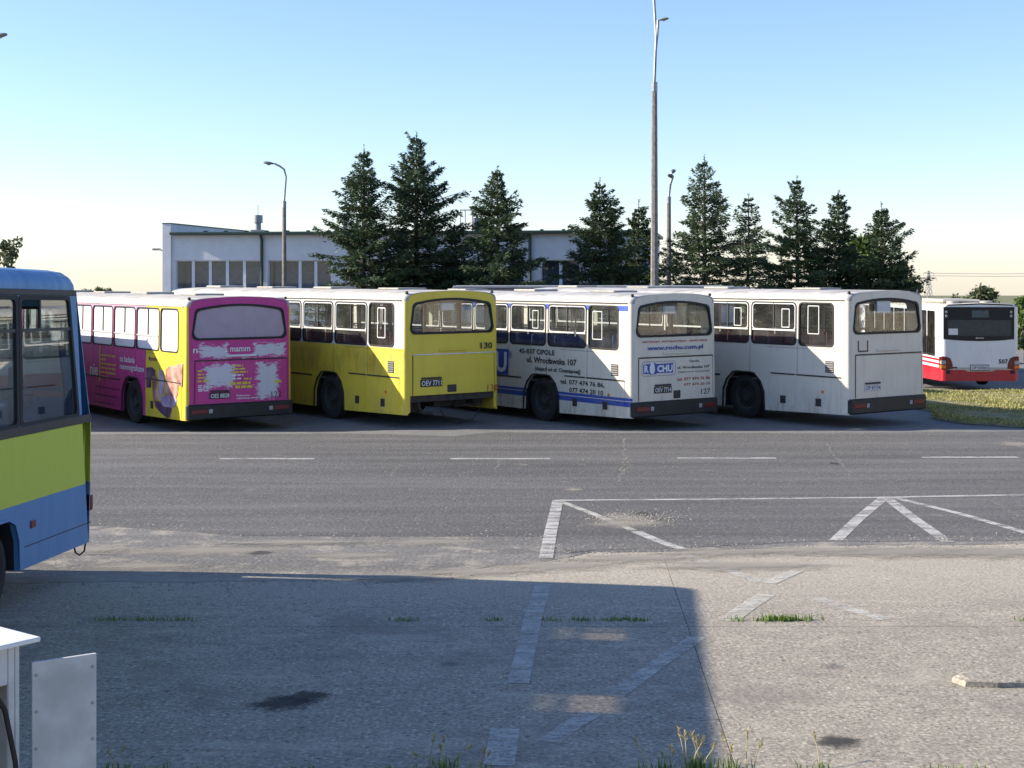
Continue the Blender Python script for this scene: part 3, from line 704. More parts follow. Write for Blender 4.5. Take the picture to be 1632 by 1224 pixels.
# photographic print of cupped hands on the yellow tail panel
def skin(name, c0, c1):
    m_, t_, p_ = newmat(name); g = NG(t_); g.put(p_.inputs['Base Color'], g.mix(g.ramp(g.noise(2.4, 3), .35, .65), c0, c1)); p_.inputs['Roughness'].default_value = .4; return m_
SK = skin('printed_skin', (.22, .09, .07), (.62, .36, .28)); SK2 = skin('printed_lilac_fabric', (.24, .16, .28), (.48, .40, .55)); SK3 = skin('printed_dark_fabric', (.05, .025, .06), (.15, .08, .15))
def dpx(pts, mat, nm, off): decal_side(r1, [[b.S(120 + x * .12255, 560 + y * .12255)[:2] for x, y in pts]], mat, nm, off)
dpx([(1178, 330), (1180, 240), (1215, 195), (1300, 185), (1398, 150), (1398, 330), (1392, 460), (1345, 445), (1340, 560), (1300, 640), (1240, 600), (1170, 560), (1180, 420)], SK, 'printed_hand', -1.2640)
dpx([(1000, 330), (1050, 300), (1075, 380), (1080, 480), (1110, 560), (1110, 620), (1050, 640), (1015, 560)], SK, 'printed_hand', -1.2642)
dpx([(1105, 590), (1180, 570), (1300, 580), (1330, 640), (1300, 720), (1220, 740), (1130, 690)], SK2, 'printed_sleeve', -1.2645)
dpx([(1010, 560), (1050, 640), (1110, 650), (1150, 715), (1260, 735), (1240, 850), (1200, 870), (1120, 800), (1050, 720)], SK3, 'printed_sleeve', -1.2648)
dpx([(1090, 250), (1140, 240), (1165, 420), (1150, 560), (1100, 570)], SK2, 'printed_sleeve', -1.2643)
dpx([(925, 210), (1000, 205), (1045, 250), (1035, 310), (990, 350), (992, 470), (930, 470)], SK3, 'printed_sleeve', -1.2641)
Q = lambda s, x, y, x2, h, m_, bd=.02: text_rear(b, r1, s, 290 + x * .17982, 460 + y * .17982, 290 + x2 * .17982, h * .17982, m_, bd)
Q('n', 92, 572, 132, 38, M['white']); Q('a', 372, 562, 400, 36, M['white']); Q('mamm', 424, 560, 604, 38, M['white'])
Q('122', 790, 962, 880, 52, M['black'], 0.0); Q('Wykonano', 475, 962, 600, 22, M['white']); Q('rejestracja telefoniczna', 478, 984, 750, 20, M['white'])
for k, (x0_, x1_, y_, mm) in enumerate(((135, 175, 740, 'txtyellow'), (135, 190, 770, 'txtyellow'), (135, 215, 800, 'txtyellow'), (135, 245, 830, 'txtyellow'), (445, 540, 692, 'txtyellow'), (450, 570, 720, 'txtyellow'), (445, 580, 748, 'txtyellow'), (440, 540, 775, 'white'),
                                        (440, 520, 806, 'white'), (545, 615, 806, 'txtyellow'), (425, 605, 852, 'txtyellow'), (470, 620, 884, 'txtyellow'), (820, 880, 835, 'txtyellow'), (140, 200, 865, 'white'), (140, 265, 880, 'white'), (140, 230, 897, 'white'), (140, 245, 912, 'white'))):
    xa, z_, kk = b.B(290 + x0_ * .17982, 460 + y_ * .17982); xb = b.B(290 + x1_ * .17982, 600)[0]; rr = random.Random(k)
    hh = .055 if k in (10, 11, 12) else .022 if k > 12 else .034
    while xa < xb - .02:
        wl = min(rr.uniform(.07, .16), xb - xa); decal_rear(r1, [[(xa, z_), (xa + wl, z_), (xa + wl, z_ + hh), (xa, z_ + hh)]], M[mm], 'small_print', -.0175); xa += wl + .025
plate(b, r1, 'OES 8828', -.72, .74, M['platek'], M['white'], .47, .13)

# ---------------- next bus of the row, mostly behind the blue midibus; it shades the magenta one
b = Bus(-72, 31.0, 36)
r0 = old_bus(b, 'city bus almost hidden behind the blue midibus, left of the magenta bus', paint('cream_bus_paint', (.58, .55, .46), [((.33, .05, .04), dict(z=(0, 1.2)))], .3), M['roofw'])
# ---------------- yellow bus
b = Bus(645, 30.4, 38)
def stainy(g, col, X, Y, Z):
    band = g.math('MULTIPLY', g.ramp(Z, 1.75, 1.5), g.ramp(Z, .9, 1.2)); sidef = g.math('GREATER_THAN', g.math('ABSOLUTE', X), 1.2)
    o = g.math('MULTIPLY', g.math('MULTIPLY', band, sidef), g.ramp(g.noise(3.0, 5, .65, g.scale(g.obj(), 1, 1, .5)), .4, .65))
    col = g.mix(g.math('MULTIPLY', o, .6), col, (.42, .20, .02))
    lime = g.math('MULTIPLY', g.math('MULTIPLY', band, sidef), g.ramp(g.noise(5, 4, .6, g.scale(g.obj(), 1, 2.5, .3)), .5, .65))
    return g.mix(g.math('MULTIPLY', lime, .55), col, (.42, .47, .10))
P2 = paint('yellow_bus_paint', (.76, .58, .05), [((.62, .61, .57), dict(ax=(1.17, 2), y=(.06, 20), z=(1.70, 3)))], .3, .42, stainy)
r2 = old_bus(b, 'yellow city bus with white window band and no rear bumper, number 130', P2, M['roofw'], bumper=False)
Q = lambda s, x, y, x2, h, m_, bd=.02: text_rear(b, r2, s, 450 + x * .2206, 440 + y * .2206, 450 + x2 * .2206, h * .2206, m_, bd)
Q('130', 1432, 525, 1518, 46, M['black'], .025); Q('130', 1478, 830, 1558, 46, M['txtred'], 0)
plate(b, r2, 'OEV 7711', -.86, .88, M['platek'], M['white'], .56, .15)
MB().cbox(-.16, .08, -.03, -.008, .74, .90, .01).build('latch', M['rubdark'], r2)
MB().box(-1.19, 1.19, .02, .12, .56, .70).build('chassis_beam', M['under'], r2); MB().tube([(-.82, .14, .62), (-.80, .12, .42), (-.72, .1, .31), (-.5, .06, .30)], .035, 8).build('exhaust_pipe', M['under'], r2, smooth=True)
MB().box(-.15, .7, .5, 1.0, .38, .9).box(.75, 1.0, .3, .6, .42, .6).box(-1.05, -.75, .25, .5, .33, .56).tube([(.3, .3, .6), (.3, .35, .4), (.95, .35, .4)], .03, 6).build('engine_block', M['under'], r2)
MB().tube([(-.35, .05, .58), (-.33, .0, .35), (-.2, -.04, .15), (.1, -.05, .05), (.5, 0, .1), (.75, .05, .3), (.85, .1, .58)], .009, 6).build('hanging_cable', M['rubber'], r2)
MB().sheet([rrect(1.62, 1.95, 1.90, 2.56, .03)[:], rrect(1.64, 1.93, 1.92, 2.54, .02)[::-1]], lambda y, z, t: (-1.247 + t, y - .85, z), .004).build('window_sticker_frame', M['white'], r2, tumble)

# ---------------- white bus 127
b = Bus(1006, 30.3, 36.5)
BLU = (.035, .085, .36)
P3 = paint('white_bus_paint', (.71, .65, .53), [(BLU, dict(ax=(1.2, 2), z=(.66, .72))), (BLU, dict(ax=(1.2, 2), z=(.535, .645))), (BLU, dict(ax=(1.2, 2), y=(.12, 20), z=(2.55, 2.665)))], .42)
r3 = old_bus(b, 'white city bus with blue stripes and black address lettering, number 127', P3, M['roofg'], seats='seat_blue')
T = lambda s, zx, zy, zx2, h, m_, bd=.022: text_side(b, r3, s, 780 + zx * .1409, 530 + zy * .1409, 780 + zx2 * .1409, h * .1409, m_, bd)
T('45-837 OPOLE', 335, 232, 738, 58, M['black']); T('ul. Wrocławska 107', 425, 335, 985, 70, M['black']); T('(dojazd od ul. Cmentarnej)', 515, 440, 1030, 62, M['black'])
T('tel. 077 474 76 86,', 803, 585, 1305, 62, M['black']); T('077 474 20 10', 905, 675, 1292, 56, M['black']); T('®', 215, 290, 258, 85, M['txtblue'], 0)
y0, z0, k = b.S(780 + 215 * .1409, 530 + 488 * .1409); z1 = z0 + 300 * .1409 * k
decal_side(r3, [[(y0, z0), (y0 + 2.6, z0), (y0 + 2.6, z1), (y0, z1)]], M['txtblue'], 'logo_panel')
for j, c in enumerate('UHC'): lettering(c, lambda a, q: tl((-1.2605, a, q)), y0 + .50 + .62 * j, y0 + .06 + .62 * j, z0 + .07, z1 - z0 - .14, M['white'], r3, bold=.03)
Q = lambda s, x, y, x2, h, m_, bd=.02: text_rear(b, r3, s, 1000 + x * .0919, 530 + y * .0919, 1000 + x2 * .0919, h * .0919, m_, bd)
Q('ARTYKUŁY  INSTALACYJNO - SANITARNE', 245, 195, 1390, 44, M['txtred']); Q('www.rochu.com.pl', 340, 335, 1312, 100, M['txtblue'], .025)
Q('Opole,', 1065, 525, 1245, 52, M['black']); Q('ul. Wrocławska 107', 862, 632, 1420, 48, M['black']); Q('(dojazd od ul. Cmentarnej)', 870, 706, 1412, 36, M['black'], .01)
Q('tel. 077 474 76 86', 850, 838, 1425, 52, M['txtred']); Q('077 474 20 10', 970, 926, 1425, 46, M['txtred']); Q('127', 1270, 1065, 1425, 92, M['black'], .01)
bx = lambda x, y: b.B(1000 + x * .0919, 530 + y * .0919)[:2]
lo = [bx(265, 718), bx(370, 716), bx(385, 732), bx(480, 722), bx(500, 705), bx(785, 692), bx(785, 525), bx(500, 545), bx(470, 530), bx(430, 520), bx(370, 545), bx(265, 560)]
decal_rear(r3, [lo], M['txtblue'], 'logo_panel', -.0165)
x0_, z0_ = bx(240, 765); x1_, z1_ = bx(830, 485)
decal_rear(r3, [rrect(x0_, x1_, z0_ - .0, z1_, .07), rrect(x0_ + .008, x1_ - .008, z0_ + .008, z1_ - .008, .065)[::-1]], M['txtblue'], 'logo_outline', -.0162)
text_rear(b, r3, 'R', 1000 + 280 * .0919, 530 + 695 * .0919, 1000 + 355 * .0919, 125 * .0919, M['white'], .05, -.019); text_rear(b, r3, 'CHU', 1000 + 505 * .0919, 530 + 690 * .0919, 1000 + 775 * .0919, 125 * .0919, M['white'], .05, -.019)
cx_, cz_ = bx(420, 628); decal_rear(r3, [[(cx_ + .075 * math.cos(q * .3142), cz_ + .125 * math.sin(q * .3142) - .012 * math.cos(2 * q * .3142)) for q in range(20)]], M['white'], 'logo_egg', -.0185)
plate(b, r3, 'OEV 7714', -.62, .80, M['platek'], M['white'], .50, .14)
MB().cbox(-.06, .14, -.03, -.008, .67, .84, .01).build('latch', M['rubdark'], r3)
def sticker(root, y, z, h_=.52, w_=.24, x=-1.2315): MB().sheet([rrect(y, y + w_, z, z + h_, .02, 2), rrect(y + .018, y + w_ - .018, z + .018, z + h_ - .018, .012, 2)[::-1]], lambda a, q, t: (x + t, a, q), .003).build('window_sticker_frame', M['white'], root, tumble)
sticker(r3, .98, 1.92, .62, .34); sticker(r3, 3.25, 2.1, .42, .22)
# ---------------- plain white bus
b = Bus(1353, 30.4, 36)
def drip(g, col, X, Y, Z):
    d = g.math('MULTIPLY', g.ramp(g.noise(5, 4, .6, g.scale(g.obj(), 3.5, 1, .12)), .62, .75), g.math('MULTIPLY', g.math('GREATER_THAN', X, .25), g.math('MULTIPLY', g.ramp(Z, 1.55, 1.75), g.math('LESS_THAN', Z, 2.02))))
    return g.mix(g.math('MULTIPLY', d, .75), col, (.28, .17, .05))
P4 = paint('plain_white_bus_paint', (.72, .66, .54), [], .36, .38, drip)
r4 = old_bus(b, 'plain white city bus without lettering, nearest the grass strip', P4, M['roofg'])
bx = lambda x, y: b.B(1120 + x * .2267, 440 + y * .2267)[:2]
(xa, za), (xb, zb_) = bx(1090, 535), bx(1163, 452)
for q in ([(xa, za), (xa + .035, za), (xa + .035, zb_), (xa, zb_)], [(xb - .035, za), (xb, za), (xb, zb_), (xb - .035, zb_)], [(xa + .035, za), (xb - .035, za), (xb - .035, za + .03), (xa + .035, za + .03)]): decal_rear(r4, [q], M['black'], 'black_tape', -.004)
plate(b, r4, 'OP 47154', -.78, .79, M['platew'], M['black'], .52, .13)
sticker(r4, .85, 1.98, .62, .34); sticker(r4, 1.72, 2.1, .42, .24); sticker(r4, 3.2, 2.1, .42, .24)
MB().cbox(-.31, .14, .02, .035, 2.45, 2.70, .01).build('route_board', M['white'], r4, tumble)

# ---------------- red and white newer bus behind the grass
def modern_bus():
    d = 46.8; xl = xpx(1500.5, d); o = (xl + 1.25, d); z0 = zg(o[0], d + 1)
    P5 = paint('white_red_bus_paint', (.74, .75, .77), [((.42, .015, .03), dict(z=(0, .78)))] + [((.74, .75, .77), dict(ax=(1.2, 2), z=(a, a + .05), y=(.1, 3))) for a in (.80,)] + [((.42, .015, .03), dict(ax=(1.22, 2), z=(a, a + .07), y=(.1, 3))) for a in (.86, 1.0)], .1, .25)
    root = empty('city_bus', (o[0], o[1], z0), (0, 0, R(-1.0)), 'white and red newer city bus, number 507, parked beyond the grass', 'bus')
    L, W, r, zb = 11.9, 1.25, .14, .30; mb = MB()
    wins = [(.75, 1.7), (1.76, 3.2), (3.26, 4.7), (4.76, 6.2), (6.26, 7.7), (7.76, 9.2), (9.26, 10.9)]
    for fn in (sideL, sideR):
        mb.sheet([[(r, zb + .06)] + arch_pts(3.3, zb, .6, .98) + arch_pts(9.2, zb, .6, .98) + [(L - r, zb), (L - r, 2.72), (r, 2.72)]] + [rrect(a0, a1, 1.15, 2.62, .06)[::-1] for a0, a1 in wins], fn, .05)
    for sx in (-1, 1):
        vs = []
        for k in range(7):
            q = R(90 * k / 6); x = sx * (W - r + r * math.cos(q)); y = r - r * math.sin(q); vs += [(x, y, zb + .06), (x, y, 2.76)]
        mb.add(vs, [(2 * k, 2 * k + 1, 2 * k + 3, 2 * k + 2) for k in range(6)])
    mb.sheet([[(-W + r, zb + .06), (W - r, zb + .06), (W - r, 2.80), (0, 2.84), (-W + r, 2.80)]], rearF, .05)
    mb.sheet([[(-W, .3), (W, .3), (W, 2.8), (-W, 2.8)]], lambda x, z, t: (x, L - t, z), .05)
    mb.build('body', P5, root, smooth=True)
    rm = MB(); prof = [(-W, 2.70), (-W + .02, 2.80), (-W + .12, 2.86), (0, 2.90), (W - .12, 2.86), (W - .02, 2.80), (W, 2.70)]
    n = 7
    for y, ins in ((.0, .12), (.14, 0), (L, 0)): rm.v += [(x * (1 - ins / 1.25), y, z - ins * .15) for x, z in prof]
    rm.f = [(i * n + k, i * n + k + 1, (i + 1) * n + k + 1, (i + 1) * n + k) for i in range(2) for k in range(n - 1)]; rm.mi = [0] * len(rm.f); rm.build('roof', M['roofw'], root, smooth=True)
    MB().cbox(-1.1, .2, .5, 3.2, 2.88, 3.0, .05).build('roof_unit', M['roofw'], root)
    for x in (-.78, .30): MB().lathe([(0, .2), (.08, .2), (.10, .15), (.105, .001)], 'z', (x, .35, 2.86), 16).build('roof_vent', M['hatch'], root, smooth=True)
    gl = [(-1.18, 1.72), (-.6, 1.67), (0, 1.655), (.6, 1.67), (1.10, 1.72), (1.10, 2.76), (-1.18, 2.76)]
    rw = MB().sheet([gl], lambda x, z, t: (x, -.012 + t, z), .02).build('window', M['rubber'], root)
    MB().sheet([rrect(-1.05, 1.0, 1.82, 2.34, .03)], lambda x, z, t: (x, -.0165, z), 0).build('pane', simple('dark_pane', (.035, .05, .06), .08), rw)
    MB().box(-1.02, -.72, -.0185, -.017, 1.86, 2.06).build('notice', M['white'], rw); MB().box(-.27, .27, -.0165, -.015, 2.42, 2.65).build('route_display', simple('display', (.05, .08, .10), .2), rw)
    for x in (-1.09, 1.0):
        for z in (2.47, 2.6): MB().lathe([(0, .045), (-.012, .04), (-.013, .001)], 'y', (x, -.012, z), 12).build('marker_lamp', M['clear'], rw)
    for sx in (-1, 1):
        X = lambda x: sx * x
        tlp = [(X(1.11), .74), (X(.88), .76), (X(.90), .95), (X(.97), 1.10), (X(1.11), 1.16)]
        t_ = MB().sheet([tlp], lambda x, z, t: (x, -.02 + t, z), .03).cbox(X(1.09), X(1.262), -.018, .26, .74, 1.16, .03).build('tail_light', M['red'], root)
        MB().cbox(X(1.10), X(1.266), -.026, .12, .90, 1.02, .01).build('reversing_light', M['clear'], t_); MB().cbox(X(1.10), X(1.266), -.026, .12, .76, .87, .01).build('indicator', M['amber'], t_)
        MB().cbox(X(.97), X(1.12), -.02, .0, .60, .70, .01).build('fog_lamp', M['rubber'], root)
    MB().sheet([[(-1.0, .72), (-.5, .72), (-.4, .67), (.4, .67), (.5, .72), (1.0, .72), (1.0, .80), (-1.0, .80)]], lambda x, z, t: (x, -.006, z), 0).build('bumper_top', M['roofw'], root)
    p = MB().cbox(-.31, .27, -.03, -.005, .72, .87, .004).build('licence_plate', M['platew'], root); lettering('OP 53020', lambda a, q: (a, -.032, q), -.27, .23, .745, .09, M['black'], p)
    MB().cbox(-.33, .29, -.02, -.004, .70, .89, .004).build('plate_holder', M['rubdark'], root)
    lettering('507', lambda a, q: (a, -.008, q), .60, .90, .92, .15, M['black'], root, bold=.03); lettering('MAN', lambda a, q: (a, -.018, q), -.14, .12, 1.73, .05, M['alu'], root)
    MB().box(-.88, -.74, -.012, -.004, .77, .82).build('badge', M['rubdark'], root)
    for a0, a1 in wins:
        for fn in (sideL, sideR): window(root, a0, a1, 1.15, 2.62, fn, .05, M['rubber'], M['glass_dark'], frw=.05)
    MB().box(-1.1, 1.1, .6, 2.5, .38, .9).box(-1.1, 1.1, 4, 8.5, .32, .5).box(-1.15, 1.15, .1, 11.8, .5, .55).build('underbody', M['dark'], root)
    for sx in (-1, 1): wheel(root, sx * 1.2, 3.3, .48, sx); wheel(root, sx * 1.2, 9.2, .48, sx)
    return root
modern_bus()

# ---------------- long dark-roofed bus parked across behind the row
def cross_bus():
    d = 44.5; x0, x1 = xpx(722, d), xpx(1163, d); L = x1 - x0
    root = empty('city_bus', (x1, d, zg((x0 + x1) / 2, d)), (0, 0, R(90)), 'long dark-roofed bus parked crosswise behind the white buses, only its roof showing', 'bus')
    pm = paint('grey_bus_paint', (.42, .43, .44), [], .3); mb = MB(); zt = 2.90; dz = 0
    wins = [(.5 + 1.35 * k, 1.75 + 1.35 * k) for k in range(5)]
    for fn in (sideL, sideR): mb.sheet([[(0, .3)] + arch_pts(2.3, .28) + arch_pts(L - 1.8, .28) + [(L, .3), (L, 2.75), (0, 2.75)]] + [rrect(a0, a1, 1.5, 2.5, .08)[::-1] for a0, a1 in wins], fn, .05)
    for ye in (0, L - .05): mb.box(-1.2, 1.2, ye, ye + .05, .3, 2.75)
    mb.build('body', pm, root)
    rm = MB(); prof = [(-1.25, 2.75), (-1.25, 2.86), (-1.1, 2.93), (0, 2.97), (1.1, 2.93), (1.25, 2.86), (1.25, 2.75)]; n = 7
    for y in (0, .1, L - .1, L): 
        s_ = .94 if y in (0, L) else 1; rm.v += [(x * s_, y, 2.75 + (z - 2.75) * s_) for x, z in prof]
    rm.f = [(i * n + k, i * n + k + 1, (i + 1) * n + k + 1, (i + 1) * n + k) for i in range(3) for k in range(n - 1)] + [tuple(range(7)), tuple(range(21, 28))]; rm.mi = [0] * len(rm.f)
    rm.build('roof', simple('dark_grey_roof', (.06, .06, .062), .6), root)
    for sx in (-1, 1): MB().cbox(sx * 1.13, sx * 1.19, .05, L - .05, 2.955, 2.985, .01).build('roof_rail', M['alu'], root)
    for a0, a1 in wins:
        for fn in (sideL, sideR): window(root, a0, a1, 1.5, 2.5, fn, .07, M['rubber'], M['glass'])
    for sx in (-1, 1): wheel(root, sx * 1.2, 2.3, .48, sx); wheel(root, sx * 1.2, L - 1.8, .48, sx)
    MB().box(-1.1, 1.1, .1, 1.6, .4, .8).box(-1.1, 1.1, 3, L - 2.5, .4, .8).build('underbody', M['dark'], root)
cross_bus()

# ---------------- blue and lime bus in the left foreground
def blue_bus():
    d0 = 14.8; xr = xpx(148, d0); a = math.atan2(.10, -.995)      # heading: local +Y -> (-sin a, cos a)
    ca, sa = math.cos(a), math.sin(a); o = (xr + 1.2 * ca, d0 + 1.2 * sa)
    L, W = 8.4, 1.2
    root = empty('midi_bus', (o[0], o[1], zg(*o)), (math.atan(.02), 0, a), 'blue and lime green midibus filling the left edge of the yard', 'bus')
    BL = (.085, .235, .45); LIME = (.52, .58, .06)
    pm = paint('blue_lime_bus_paint', BL, [(LIME, dict(z=(.955, 1.575)))], .10, .36)
    def df(x, y, z):
        k = max(0, z - 1.55)
        if y < 1.0: y = y + (1 - y) * (.26 * k + (.05 * max(0, .9 - z)))
        return (x * (1 - .02 * k), y, z)
    wins = [(.38, 1.70), (1.76, 3.30), (3.36, 4.9), (4.96, 6.5), (6.56, 7.7)]; zw0, zw1 = 1.66, 2.84; r = .10; zb = .35
    mb = MB(); S_ = lambda sx: (lambda y, z, t=0: (sx * (W - t), y, z))
    def arch(yc): return [(yc - .48, zb), (yc - .46, .62), (yc - .38, .78), (yc - .25, .83), (yc + .25, .83), (yc + .38, .78), (yc + .46, .62), (yc + .48, zb)]
    ya, yb = 2.2, 6.3
    for sx in (-1, 1):
        mb.sheet([[(r, zb), ] + arch(ya) + arch(yb) + [(L - r, zb), (L - r, 2.90), (r, 2.90)]] + [rrect(a0, a1, zw0, zw1, .04)[::-1] for a0, a1 in wins], S_(sx), .05)
        for ye, sg in ((0, 1), (L, -1)):
            vs = []
            for k in range(7):
                q = R(15 * k); vs += [(sx * (W - r + r * math.cos(q)), ye + sg * (r - r * math.sin(q)), z) for z in (zb, .9, 1.55, 2.2, 2.90)]
            mb.add(vs, [(5 * k + j, 5 * k + j + 1, 5 * k + j + 6, 5 * k + j + 5) for k in range(6) for j in range(4)])
    for fl in (lambda x, z, t: (x, t, z), lambda x, z, t: (x, L - t, z)):
        mb.sheet([[(-W + r, zb), (W - r, zb), (W - r, 1.55), (W - r, 2.90), (-W + r, 2.90), (-W + r, 1.55)], rrect(-.95, .95, 1.75, 2.75, .1)[::-1]], fl, .05)
    mb.build('body', pm, root, df, smooth=True)
    # roof with rounded sides and end, two open hatch holes
    hatches = [(2.28, 2.72), (4.42, 4.84)]; hx = .32
    ysl = [0.0, .04, .12, .25] + [1.2] + [v for h_ in hatches for v in h_] + [3.5, 6.5, L - .25, L - .12, L - .04, L]
    ysl = sorted(ysl)
    def rp(y):
        e = min(y, L - y); t = min(1, e / .25); f_ = math.sqrt(max(0, 1 - (1 - t) ** 2))
        P = []
        for x, z in ((-W, 2.90), (-W, 2.97), (-W + .03, 3.04), (-W + .10, 3.085), (-W + .25, 3.11), (-hx, 3.13), (hx, 3.13), (W - .25, 3.11), (W - .10, 3.085), (W - .03, 3.04), (W, 2.97), (W, 2.90)):
            P.append((x * (1 - .07 * (1 - f_)), y, 2.90 + (z - 2.90) * (.02 + .98 * f_)))
        return P
    rm = MB(); n = 12
    for y in ysl: rm.v += rp(y)
    for i in range(len(ysl) - 1):
        for k in range(n - 1):
            if k == 5 and any(abs(ysl[i] - h_[0]) < .001 for h_ in hatches): continue
            rm.f.append((i * n + k, i * n + k + 1, (i + 1) * n + k + 1, (i + 1) * n + k)); rm.mi.append(0)
    rm.build('roof', pm, root, df, smooth=True)
    for h0, h1 in hatches:
        MB().sheet([[(-hx - .06, h0 - .06), (hx + .06, h0 - .06), (hx + .06, h1 + .06), (-hx - .06, h1 + .06)], [(-hx, h0), (-hx, h1), (hx, h1), (hx, h0)]], lambda x, y, t: (x, y, 3.13 + t * 1), .03).build('roof_hatch', M['alu'], root)
        MB().sheet([[(-hx - .03, h0 - .03), (hx + .03, h0 - .03), (hx + .03, h1 + .03), (-hx - .03, h1 + .03)]], lambda x, y, t: (x, y, 3.166), 0).build('hatch_dimmer', M['hatchglass'], root)  # unseen tinted sheet, added to weaken the sunlight falling through the hatch
    for sx in (-1, 1):
        MB().cbox(sx * (W - .01), sx * (W + .012), .12, L - .05, 2.855, 2.91, .006).build('gutter', M['rubdark'], root, df)
        MB().cbox(sx * (W - .01), sx * (W + .014), .08, L - .05, 1.572, 1.655, .006).build('belt_moulding', M['rubdark'], root, df)
        MB().cbox(sx * (W - .005), sx * (W + .004), .05, 1.62, .545, .553, .001).build('panel_seam', M['rubdark'], root, df)
        for i, (a0, a1) in enumerate(wins):
            fn = S_(sx)
            f_ = MB().sheet([rrect(a0 - .025, a1 + .025, zw0 - .012, zw1 + .012, .04), rrect(a0 + .03, a1 - .03, zw0 + .02, zw1 - .03, .05)[::-1]], lambda y, z, t: fn(y, z, -.006 + t), .03).build('window', M['rubber'], root, df)
            MB().sheet([[(a0 + .01, zw0 + .01), (a1 - .01, zw0 + .01), (a1 - .01, 2.53), (a0 + .01, 2.53)]], lambda y, z, t: fn(y, z, .012 + t), .005).build('pane', M['glass_tint'], f_, df)
            mid = a0 + .42 * (a1 - a0) if i else a0 + .66 * (a1 - a0)
            MB().sheet([[(a0 + .01, 2.53), (mid, 2.53), (mid, zw1 - .01), (a0 + .01, zw1 - .01)]], lambda y, z, t: fn(y, z, .010 + t), .005).build('sliding_pane', M['glass_tint'], f_, df)
            MB().sheet([[(a0 + .01, 2.515), (a1 - .01, 2.515), (a1 - .01, 2.545), (a0 + .01, 2.545)]], lambda y, z, t: fn(y, z, .000 + t), .02).build('sash_bar', M['rubdark'], f_, df)
            MB().sheet([[(mid - .015, 2.53), (mid + .015, 2.53), (mid + .015, zw1 - .01), (mid - .015, zw1 - .01)]], lambda y, z, t: fn(y, z, .001 + t), .02).build('sash_divider', M['rubdark'], f_, df)
    for fl in (lambda x, z, t=0: (x, t, z), lambda x, z, t=0: (x, L - t, z)):
        f_ = MB().sheet([rrect(-.98, .98, 1.72, 2.78, .1), rrect(-.92, .92, 1.78, 2.72, .1)[::-1]], lambda x, z, t: fl(x, z, -.008 + t), .03).build('window', M['rubber'], root, df)
        MB().sheet([rrect(-.95, .95, 1.75, 2.75, .1)], lambda x, z, t: fl(x, z, .015 + t), .005).build('pane', M['glass_tint'], f_, df)
    for sx in (-1, 1):
        MB().cbox(sx * 1.02, sx * 1.19, -.02, .05, .66, .82, .01).build('tail_light', M['red'], root)
        wheel(root, sx * 1.12, ya, .40, sx, .25); wheel(root, sx * 1.12, yb, .40, sx, .25)
        for yy in (ya, yb):
            A = arch(yy); q = MB(); n_ = len(A); q.add([(sx * 1.15, y, z) for y, z in A] + [(sx * .7, y, z) for y, z in A], [(k, k + 1, n_ + k + 1, n_ + k) for k in range(n_ - 1)] + [tuple(range(n_, 2 * n_))]); q.build('arch_lining', M['dark'], root)
            A2 = [(yy + (y - yy) * 1.08, z + (.025 if z > .4 else 0)) for y, z in A]
            MB().sheet([A2 + A[::-1]], lambda y, z, t: (sx * (W + .008 - t), y, z), .02).build('wheel_arch', M['rubdark'] if 0 else pm, root)
    MB().cbox(-W - .012, -W, 1.40, 1.50, .70, .77, .004).build('side_reflector', M['red'], root)
    MB().box(-1.05, 1.05, .15, 1.5, .38, .75).box(-1.05, 1.05, 2.75, 5.6, .38, .75).box(-.6, .6, 1.4, 2.8, .4, .75).box(-1.1, 1.1, 6.9, 8.2, .38, .75).build('underbody', M['dark'], root)
    MB().box(-1.12, 1.12, .1, L - .1, .80, .84).build('cabin_floor', M['floor'], root)
    MB().tube([(-1.17, .42, .36), (-1.18, .40, .29), (-1.18, .30, .25), (-1.18, .18, .27), (-1.17, .12, .36)], .009, 6).build('hanging_hose', M['rubber'], root)
    for sx in (-1, 1):
        for y in (.5, 1.35, 3.2, 5.2, 6.0):
            st = link('seat', SEATS['seat_blue'], root); st.location = (sx * .72, y, .84)
    for y in (1.75, 3.33, 4.93): MB().tube([(-.4, y, .84), (-.4, y, 3.08)], .017, 6).build('grab_rail', M['rail'], root)
    MB().cbox(-1.12, -1.09, 1.66, 1.76, 1.1, 2.2, .01).cbox(-1.12, -1.04, 1.60, 1.84, 1.9, 2.02, .03).build('stop_button_panel', M['rubdark'], root)
M['hatchglass'] = glass('dimming_hatch_glass', (.36, .33, .28), 1.5, .05)
M['glass_tint'] = glass('tinted_bus_glass', (.80, .85, .86), 2.3, .04)
blue_bus()

